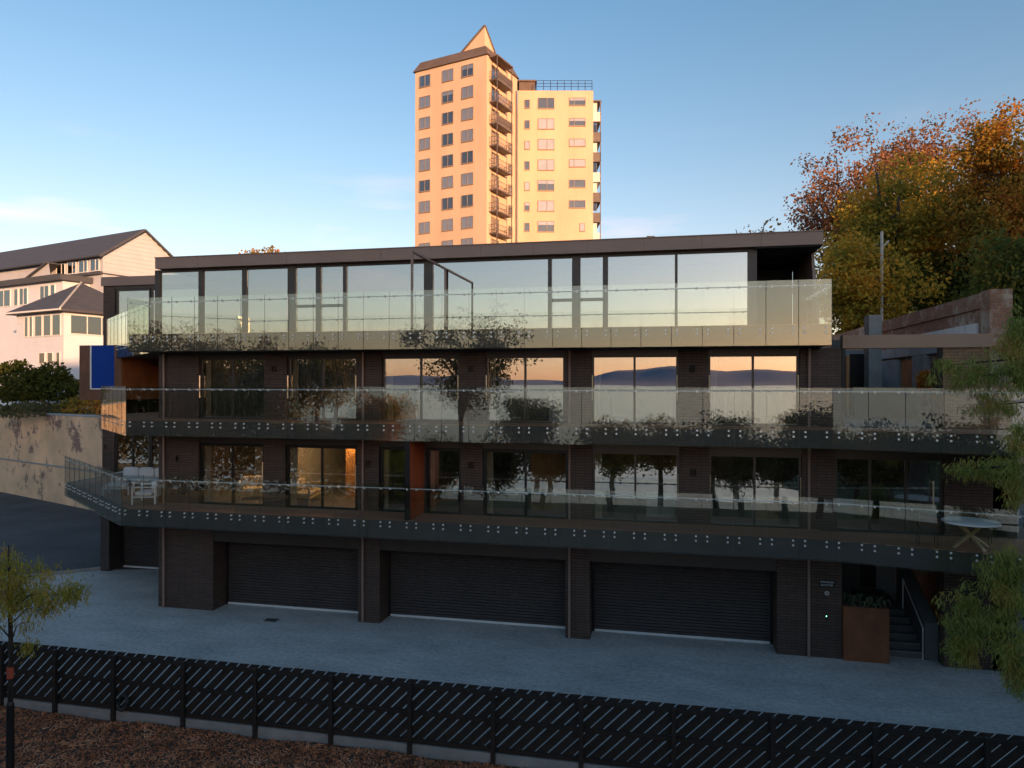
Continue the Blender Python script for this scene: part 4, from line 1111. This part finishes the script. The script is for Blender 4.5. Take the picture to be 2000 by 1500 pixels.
MB().obox(Hc, V_, -U, -0.05, 2 * hw, 0.055, 0.13, 19.0, 19.12).build('string_course', 'slate_roof', H1)
for k in range(4): house_window(H1, Hc, U, -V_, 0.5 + 1.9 * k, 2.0 + 1.9 * k, 19.35, 20.55, (0.4,))
# lower storey standing forward under a flat dark roof
Hd = Hc - V_ * 2.6 + U * 2.0
MB().obox(Hd, U, V_, 0, 32, 0, 2.59, 6.2, 18.2).build('lower_wall', 'white_board', H1)
MB().obox(Hd, U, V_, -0.5, 32, -0.5, 2.59, 18.201, 18.75).build('flat_roof', 'slate_roof', H1)
for k, (a, b) in enumerate(((1.2, 2.0), (2.2, 3.8), (5.9, 7.4), (7.6, 8.4), (9.0, 11.5), (12.2, 13.0), (13.4, 15.2))):
    house_window(H1, Hd, U, -V_, a, b, 16.2, 17.9, (0.5,) if b - a > 1.4 else ())
# little cross gable above the flat roof
Hg = Hc - V_ * 1.2 + U * 6.5
gA, gB, gC = [Hg + U * a + Vector((0, 0, z)) for a, z in ((0, 18.76), (5.0, 18.76), (0.4, 20.4))]
gD, gE, gF = [q + V_ * 3.0 for q in (gA, gB, gC)]
MB().tri(gA, gB, gC).build('cross_gable', 'weatherboard', H1)
roof_slab('roof', gB - V_ * 0.3, gE, gF, gC - V_ * 0.3, 0.12, 'slate_roof', H1)
# nearer house: white walls, hipped slate roof
Pc = camw(-38.1, 60, 0)
H2 = thing('hipped_house', 'white weatherboard house with hipped slate roof and dark upper windows above hedge', 'house', camw(-40, 64, 6))
s2 = 8.5; e2 = 14.85; ap = 17.8
def PP(a, b, z): q = Pc + U * a + V_ * b; return Vector((q.x, q.y, z))
c_in = [PP(0, 0, e2), PP(s2, 0, e2), PP(s2, s2, e2), PP(0, s2, e2)]; apx = PP(s2 / 2, s2 / 2, ap)
rfm = MB()
for k in range(4): rfm.tri(c_in[k], c_in[(k + 1) % 4], apx)
rfm = rfm.build('roof', 'slate_roof', H2)
MB().obox(Pc, U, V_, 0, s2, 0, s2, e2 - 0.22, e2 - 0.001).build('eaves', 'slate_roof', H2)
MB().obox(Pc, U, V_, -0.1, s2 + 0.1, -0.1, -0.001, e2 - 0.16, e2 - 0.02).build('gutter', 'white_paint', H2)
MB().tube([PP(0, 0, e2 + 0.03), apx + Vector((0, 0, 0.03))], 0.09, 6).build('ridge_cap', 'pole_grey', rfm)
Pw = Pc + U * 0.6 + V_ * 0.6; ww = s2 - 1.2
MB().obox(Pw, U, V_, 0, ww, 0, ww, 6.2, e2 - 0.221).build('wall', 'white_board', H2)
boards(H2, Pw, U, -V_, 0.0, ww, 6.3, e2 - 0.3, 0.2, 'white_board')
boards(H2, Pw, V_, -U, 0.0, ww, 6.3, e2 - 0.3, 0.2, 'white_board')
Pw2 = Pw - V_ * 0.05; Pw3 = Pw - U * -0.0 + (-U) * 0.05
for a, b in ((0.25, 1.55), (1.7, 2.9), (3.05, 4.25), (4.55, 5.1), (5.25, 5.9)): house_window(H2, Pw2, U, -V_, a, b, 12.6, 14.45, ())
house_window(H2, Pw3, V_, -U, 0.5, 4.2, 12.75, 14.45, (0.4, 0.75))
for a, b, z0, z1 in ((0.35, 0.95, 9.5, 11.2), (1.4, 2.3, 10.2, 11.2), (2.6, 3.6, 10.2, 11.2)): house_window(H2, Pw2, U, -V_, a, b, z0, z1, ())
# roof with a chimney just showing over the parapet, right of the tower
q = atD(1280, 470, 75)
fh = thing('distant_house', 'distant terracotta roof with capped chimney peeping over the parapet', 'house', (q.x, q.y, 0))
MB().obox(Vector((q.x, q.y, 0)), E1, E2, -3, 3, 0, 6, 0, q.z - 0.5).build('wall', 'weatherboard', fh)
frustum(Vector((q.x, q.y, 0)), E1, E2, -3, 3, 0, 6, q.z - 0.5, q.z + 0.55, 2.2).build('roof', 'corten', fh)
MB().obox(Vector((q.x, q.y, 0)), E1, E2, -0.45, 0.25, 2, 2.6, q.z - 0.4, q.z + 0.75).build('chimney', 'corten_dark', fh)
MB().obox(Vector((q.x, q.y, 0)), E1, E2, -0.52, 0.32, 1.95, 2.65, q.z + 0.752, q.z + 0.9).build('chimney_cap', 'black_metal', fh)
# pale pole among the trees
q = atD(1720, 560, 40)
lp = thing('light_pole', 'slim pale grey pole standing among the autumn trees', 'pole', (q.x, q.y, 0))
qt = atD(1722, 452, 40)
MB().tube([(q.x, q.y, 0), (qt.x, qt.y, qt.z)], [0.11, 0.08], 8).build('shaft', 'pole_grey', lp)
MB().tube([(qt.x, qt.y, qt.z - 0.9), (qt.x + 0.35, qt.y - 0.1, qt.z - 0.55)], 0.05, 6).build('bracket', 'pole_grey', lp)

# ================================================================== TREES
def leaf_quads(C, n_each, spread, size, rs, droop=0.0, aspect=1.0, flat=1.0, hang=False):
    C = np.asarray(C); m = len(C) * n_each
    P = np.repeat(C, n_each, 0) + np.clip(rs.normal(0, 1, (m, 3)), -1.3, 1.3) * np.array(spread)
    a = rs.normal(0, 1, (m, 3))
    if hang: a = a * np.array([0.35, 0.35, 0.25]) + np.array([0, 0, -1.0])
    a /= np.linalg.norm(a, axis=1)[:, None]
    b = np.cross(a, rs.normal(0, 1, (m, 3))); b /= np.linalg.norm(b, axis=1)[:, None] + 1e-9
    s = size * rs.uniform(0.6, 1.3, m)[:, None]
    l = a * s * 0.5 * aspect; w = b * s * 0.5
    if hang: P = P + a * rs.uniform(0, 0.5, (m, 1))
    return np.stack([P - l, P + w * 0.8 - l * 0.1, P + l, P - w * 0.8 - l * 0.1], 1)
def tree(name, label, base, h, crown_r, crown_zc, crown_rz, leaf, n_tips, n_each, size, seed, trunk_r=0.25, lean=(0, 0), barkm='bark', group=None, hang=False, aspect=1.3, spread=0.45, shift=(0, 0), thin=0.0, extra=None):
    rs = np.random.default_rng(seed); rd = random.Random(seed)
    base = Vector(base)
    t = thing(name, label, 'tree', base, group)
    cc = Vector((base.x + shift[0], base.y + shift[1], crown_zc))
    tips = []
    mb = MB()
    fork = base + Vector((lean[0], lean[1], max(0.8, (crown_zc - crown_rz - base.z) + crown_rz * 0.45)))
    mid = base.lerp(fork, 0.5) + Vector((rd.uniform(-.2, .2), rd.uniform(-.2, .2), 0))
    mb.tube([base, base.lerp(mid, .5), mid, fork], [trunk_r * 1.25, trunk_r, trunk_r * .9, trunk_r * .75], 9)
    nl = 8
    for k in range(nl):
        an = 2 * math.pi * (k + rd.random() * 0.7) / nl; el = rd.uniform(-0.1, 1.0)
        end = cc + Vector((math.cos(an) * crown_r * 0.72 * math.cos(el * .9), math.sin(an) * crown_r * 0.72 * math.cos(el * .9), crown_rz * 0.72 * math.sin(el) * rd.uniform(.7, 1.2)))
        start = mid.lerp(fork, rd.uniform(0.4, 1.0))
        m1 = start.lerp(end, 0.45) + Vector((0, 0, crown_rz * 0.12)) + Vector((rd.uniform(-.3, .3), rd.uniform(-.3, .3), 0))
        mb.tube([start, m1, end], [trunk_r * .62, trunk_r * .42, trunk_r * .16], 6)
        for j in range(5):
            s0 = start.lerp(m1, rd.uniform(.3, 1)) if rd.random() < .4 else m1.lerp(end, rd.uniform(0, .9))
            d = Vector((rd.gauss(0, 1), rd.gauss(0, 1), rd.gauss(0.25, .7))).normalized()
            e_ = s0 + d * crown_r * rd.uniform(.2, .42)
            mb.tube([s0, s0.lerp(e_, .5) + Vector((0, 0, .1)), e_], [trunk_r * .26, trunk_r * .17, trunk_r * .07], 5)
            tips.append(e_); tips.append(s0.lerp(e_, .6))
            for i in range(3):
                s1 = s0.lerp(e_, rd.uniform(.4, 1)); d2 = Vector((rd.gauss(0, 1), rd.gauss(0, 1), rd.gauss(0.3, .7))).normalized()
                e3 = s1 + d2 * crown_r * rd.uniform(.08, .2); mb.tube([s1, e3], [trunk_r * .07, trunk_r * .03], 4, caps=False); tips.append(e3)
    mb.build('trunk', barkm, t, True)
    # fill clumps inside an uneven crown volume
    bumps = [(rs.normal(0, 1, 3), rs.uniform(.75, 1.12)) for _ in range(14)]
    pts = [tuple(q) for q in tips]
    while len(pts) < n_tips:
        d = rs.normal(0, 1, 3); d /= np.linalg.norm(d)
        r = rs.uniform(0.35, 1.0) ** 0.6
        f = max(0.62, max((b[1] * (0.6 + 0.5 * max(0, np.dot(d, b[0] / np.linalg.norm(b[0]))) ** 3)) for b in bumps))
        p_ = np.array(cc) + d * r * f * np.array([crown_r, crown_r, crown_rz])
        pts.append(tuple(p_))
    Vq = leaf_quads(pts, n_each, (spread, spread, spread * .8), size, rs, aspect=aspect, hang=hang)
    if extra is not None: Vq = np.concatenate([Vq, extra])
    ob = quads('crown', Vq, leaf, t)
    return t
gA_ = 'autumn trees beyond the side wall'
def gp(px_, d): v = atD(px_, 750, d); return (v.x, v.y, 0.0)
def cz_(y, d): return CZ + (750 - y) / F * d
def wdt(w, d): return w / F * d
def photo_tree(label, x, y, rx, ry, d, leaf, n, each, size, seed, tr, spread=.45, lean=(0, 0)):
    tree('autumn_tree', label, gp(x, d), 0, wdt(rx, d), cz_(y, d), wdt(ry, d), leaf, n, each, size, seed, tr, lean=lean, group=gA_, spread=spread)
photo_tree('large golden autumn tree rising behind the covered terrace and pale pole', 1765, 445, 140, 150, 47, 'leaf_gold', 300, 100, .19, 11, .42, .58)
photo_tree('tall orange autumn tree at the right edge with dark leaning trunk', 1945, 390, 105, 185, 41, 'leaf_autumn', 300, 95, .17, 12, .38, .52, (0.9, 0))
photo_tree('thin russet tree with sparse leaves nearest the roof end', 1650, 400, 110, 155, 55, 'leaf_russet', 300, 36, .20, 13, .26, .6)
photo_tree('sparse russet tree crown showing between the two largest autumn trees', 1800, 330, 112, 120, 58, 'leaf_russet', 300, 34, .21, 14, .3, .6)
photo_tree('dark green gold tree filling the corner behind the brick end pier', 2010, 600, 110, 170, 33, 'leaf_green', 330, 110, .17, 15, .3, .5)
photo_tree('low green and brown tree behind the pale concrete column', 1680, 560, 110, 110, 42, 'leaf_gold', 280, 90, .18, 16, .28, .52)
photo_tree('green leafy tree filling the gap above the sloping brick wall', 1855, 560, 90, 85, 45, 'leaf_green', 300, 100, .2, 19, .22, .5)
# bare twigs showing above the roof end, and a bush tip above the roof on the left
tree('bare_tree', 'nearly bare twiggy tree top showing just above the right roof end', gp(1475, 60), 20, wdt(60, 60), cz_(470, 60), wdt(55, 60), 'leaf_autumn', 150, 2, 0.25, 17, 0.18)
tree('distant_tree', 'small dark treetop just showing above the parapet left of the tower', gp(512, 70), 20, wdt(38, 70), cz_(510, 70), wdt(26, 70), 'leaf_autumn', 160, 10, 0.28, 18, 0.2)

# weeping tree at the right edge, its fronds hanging over the balconies
def fronds(spots, rs, leafn, L, wid):
    out = []
    for (c, r, rz, n) in spots:
        c = np.array(c)
        cl = c + rs.normal(0, 1, (n, 3)) * np.array([r, r * .8, rz]) * 0.55
        for p_ in cl:
            m = leafn
            o = np.repeat(p_[None], m, 0) + rs.normal(0, .09, (m, 3))
            dirs = rs.normal(0, 1, (m, 3)) * np.array([.55, .55, .35]) + np.array([0, 0, -.75]); dirs /= np.linalg.norm(dirs, axis=1)[:, None]
            side = np.cross(dirs, rs.normal(0, 1, (m, 3))); side /= np.linalg.norm(side, axis=1)[:, None]
            ln = L * rs.uniform(.6, 1.3, (m, 1)); tip = o + dirs * ln + np.array([0, 0, -1]) * ln * .25; md = o + dirs * ln * .5
            out.append(np.stack([o, md + side * wid, tip, md - side * wid], 1))
    return np.concatenate(out)
rsw = np.random.default_rng(77)
wt_ = thing('weeping_tree', 'weeping fine leaved tree hanging over the right end of the balconies', 'tree', (11.6, -4.3, 0))
spots = []
for (x, y, r, rz, n, d) in ((1900, 1215, 42, 52, 64, 17.0), (1960, 1170, 42, 70, 70, 16.5), (1885, 1262, 22, 34, 34, 17.0), (1990, 1290, 28, 60, 56, 16), (1975, 1105, 25, 30, 34, 16.5),
                            (1905, 735, 55, 22, 34, 18.5), (1975, 715, 32, 50, 46, 18), (1992, 650, 20, 36, 30, 18), (1950, 790, 40, 18, 16, 18.5), (1930, 915, 46, 16, 26, 18.0), (1988, 945, 20, 40, 30, 17), (1990, 860, 16, 40, 18, 17), (1865, 712, 22, 12, 10, 18.5), (1885, 915, 16, 10, 6, 18)):
    v = atD(x, y, d); spots.append(((v.x, v.y, v.z), wdt(r, d), wdt(rz, d), n))
br = MB().tube([(11.6, -4.3, -0.1), (11.5, -4.2, 3.0), (11.1, -4.0, 6.0), (11.2, -3.8, 10.5)], [.24, .2, .16, .05], 9)
for (c, r, rz, n) in spots:
    c = Vector(c); z0 = min(max(c.z - 0.5, 1.5), 9.5)
    s0 = Vector((11.4, -4.1, z0)); br.tube([s0, s0.lerp(c, .5) + Vector((0, 0, .45)), c], [.07, .045, .012], 6)
br.build('trunk', 'dark_bark', wt_, True)
quads('crown', fronds(spots, rsw, 40, 0.145, 0.011), 'leaf_weeping', wt_)
# young street tree in a black guard at the left edge
yt = atD(21, 1500, 15.4); yx, yy_ = yt.x, yt.y
ty_ = thing('young_tree', 'young street tree with yellow green leaves and black tube guard at left edge', 'tree', (yx, yy_, -0.3))
MB().tube([(yx, yy_, -0.3), (yx, yy_, 1.55), (yx, yy_, 1.62)], [.085, .075, .05], 12).build('trunk_guard', 'black_metal', ty_)
tk = MB().tube([(yx, yy_, 1.5), (yx + .02, yy_, 2.6), (yx - .02, yy_, 3.9), (yx - .05, yy_, 5.0)], [.052, .047, .04, .015], 8)
ysp = []
for (x, y, r, rz, n) in ((15, 1105, 50, 25, 34), (65, 1125, 40, 14, 14), (20, 1150, 35, 20, 20), (60, 1160, 34, 20, 18), (105, 1158, 28, 18, 20), (145, 1158, 18, 14, 14), (85, 1185, 25, 14, 12), (25, 1180, 18, 20, 8), (55, 1262, 9, 12, 5), (45, 1215, 16, 14, 3), (-40, 1130, 60, 50, 40), (-30, 1215, 35, 25, 10)):
    v = atD(x, y, 15.2 + rsw.uniform(-.3, .3)); ysp.append(((v.x, v.y, v.z), wdt(r, 15.2), wdt(rz, 15.2), n))
    s0 = Vector((yx, yy_, min(max(v.z - .5, 2.6), 4.6))); tk.tube([s0, s0.lerp(v, .5) + Vector((0, 0, .15)), v], [.018, .012, .005], 5)
tk.build('trunk', 'dark_bark', ty_, True)
MB().tube([(yx, yy_, 2.12), (yx, yy_, 2.36)], .066, 10).build('tree_tie', 'ribbon_red', ty_)
quads('crown', fronds(ysp, rsw, 30, 0.115, 0.0105), 'leaf_young', ty_)

# hedge and scrub above the painted wall
def shrub(name, label, c, r, rz, leaf, n, size, seed, group=None, cat='shrub'):
    rs = np.random.default_rng(seed); t = thing(name, label, cat, (c[0], c[1], c[2] - rz), group)
    d = rs.normal(0, 1, (n, 3)); d /= np.linalg.norm(d, axis=1)[:, None]
    d[:, 2] = np.abs(d[:, 2]) * 1.0 - 0.25
    bump = 1 + .18 * np.sin(d[:, 0] * 5 + seed) * np.cos(d[:, 1] * 4) + .1 * np.sin(d[:, 2] * 9 + seed)
    P = np.array(c) + d * (rs.uniform(.45, 1, (n, 1)) ** .4) * bump[:, None] * np.array([r, r, rz])
    MB().tube([(c[0], c[1], c[2] - rz), (c[0], c[1], c[2])], [.12, .03], 6).build('stem', 'bark', t)
    quads('foliage', leaf_quads(P, 1, (.05, .05, .05), size, rs, aspect=1.4), leaf, t)
    return t
def sp(x, y, d): v = atD(x, y, d); return (v.x, v.y, v.z)
shrub('hedge_bush', 'broad round green bush above the painted wall at the left edge', sp(15, 765, 57), 3.6, 3.3, 'leaf_hedge', 5200, .22, 31, 'bushes along the painted wall', 'bush')
shrub('hedge_bush', 'rounded green bush between the left edge bush and the rusted box', sp(95, 768, 56), 2.9, 2.7, 'leaf_hedge', 4600, .22, 32, 'bushes along the painted wall', 'bush')
shrub('hedge_bush', 'low brown scrub on the wall top below the rusted box', sp(165, 800, 54), 2.2, 1.2, 'leaf_autumn', 1600, .2, 33, 'bushes along the painted wall', 'bush')
shrub('hedge_bush', 'low dark scrub tuft at the foot of the two green bushes', sp(70, 805, 53), 3.0, 0.9, 'leaf_street', 1800, .2, 34, 'bushes along the painted wall', 'bush')
shrub('corner_shrub', 'dark shrub filling the corner between forecourt and weeping tree', (11.6, -1.6, 0.9), 1.2, 1.5, 'leaf_green', 2600, .12, 35)
shrub('corner_shrub', 'dark leafy shrub beyond the forecourt end at the right edge', (13.2, -3.6, 0.8), 1.3, 1.6, 'leaf_green', 2600, .12, 36)
shrub('orange_shrub', 'bright orange leaved shrub glowing in the courtyard opening', sp(1806, 752, 25.2), .22, .75, 'leaf_orange', 420, .09, 37)

# street trees across the road, mirrored in the windows and balcony glass
gS = 'street trees mirrored in the glass'
def mir(px_, yt, plane):                         # where a tree at depth yt must stand to be mirrored at photo column px_
    d = ray(px_, 750); t = (2 * plane - yt - CY) / d[1]; return t * d[0], t
st_specs = ((900, 590, -29.5, 5.0, 'leaf_street', 'tall drooping gum tree', 'above the middle of top balcony', -1.45), (620, 650, -29, 3.7, 'leaf_street', 'rounded dark tree', 'at the second windows', -1.45),
            (500, 640, -28, 4.0, 'leaf_street', 'broad dark tree', 'between first and second windows', -1.45), (360, 620, -28.5, 4.4, 'leaf_street', 'dense dark tree', 'at the first windows', -1.45),
            (250, 630, -27, 4.2, 'leaf_street', 'dense spreading tree', 'at the corner panels', -1.45), (730, 770, -28, 2.4, 'leaf_autumn', 'low russet tree', 'at the third windows', -1.45),
            (1030, 780, -27, 2.2, 'leaf_street', 'small round tree', 'at the fourth windows', -1.45), (1200, 815, -27, 2.4, 'leaf_autumn', 'russet street tree', 'at the fifth lower window', 0.0),
            (1290, 820, -28.2, 2.2, 'leaf_autumn', 'orange leaved street tree', 'at the sixth lower window', 0.0), (1400, 800, -28, 2.9, 'leaf_street', 'wide dark tree', 'below the sixth middle window', -1.45),
            (1520, 850, -26.5, 2.0, 'leaf_street', 'slim dark tree', 'at the seventh lower window', 0.0), (970, 850, -28, 2.3, 'leaf_street', 'low bushy tree', 'at the timber panelled window', 0.0), (1070, 845, -27.5, 2.2, 'leaf_street', 'small bushy tree', 'beside the timber panelled window', 0.0),
            (865, 848, -28, 2.2, 'leaf_street', 'small leafy tree', 'right of the red partition', 0.0), (770, 845, -27.5, 2.2, 'leaf_autumn', 'small russet tree', 'left of the red partition', 0.0), (1440, 845, -28, 2.2, 'leaf_street', 'slender green tree', 'in the last main window', 0.0), (1680, 838, -26, 2.3, 'leaf_street', 'spreading dark tree', 'in the left of the triple window', 0.0), (1745, 842, -27, 2.2, 'leaf_street', 'low dark tree', 'in the middle of the triple window', 0.0), (1600, 790, -28.5, 2.5, 'leaf_street', 'dark green street tree', 'right of the last main windows', -1.45))
for i, (px_, ytop, yt, r, lf_, nm, wh, pln) in enumerate(st_specs):
    x, t = mir(px_, yt, pln); h = CZ + (750 - ytop) / F * t
    tree('street_tree', nm + ' across the road mirrored ' + wh, (x, yt, -0.25), h, r, h - r * .85, r * .85, lf_, 300, 30, .16, 50 + i, .2, group=gS, aspect=1.6)
tree('street_tree', 'large forked tree beside the fence, mirrored dark in the triple window', (12.7, -15.6, -0.3), 13, 4.6, 8.8, 4.2, 'leaf_street', 420, 44, .16, 90, .45, group=gS, aspect=1.6)

# dense scrub along the shore on the left, seen only as dark reflections
rs = np.random.default_rng(123)
n = 90000
X = rs.uniform(-78, -16, n); Yq = rs.uniform(-30.6, -25.5, n)
top = 7.6 + 1.3 * np.sin(X * .33) + 1.1 * np.sin(X * .81 + 1) + .8 * np.sin(X * 1.9) - np.clip((X + 27) * .6, 0, 6.5)
Zq = np.clip(top, .6, 9) * (rs.uniform(0, 1, n) ** .6)
stuff(quads('shore_scrub', leaf_quads(np.column_stack([X, Yq, Zq]), 1, (.1, .1, .1), .26, rs, aspect=1.4), 'leaf_street'))
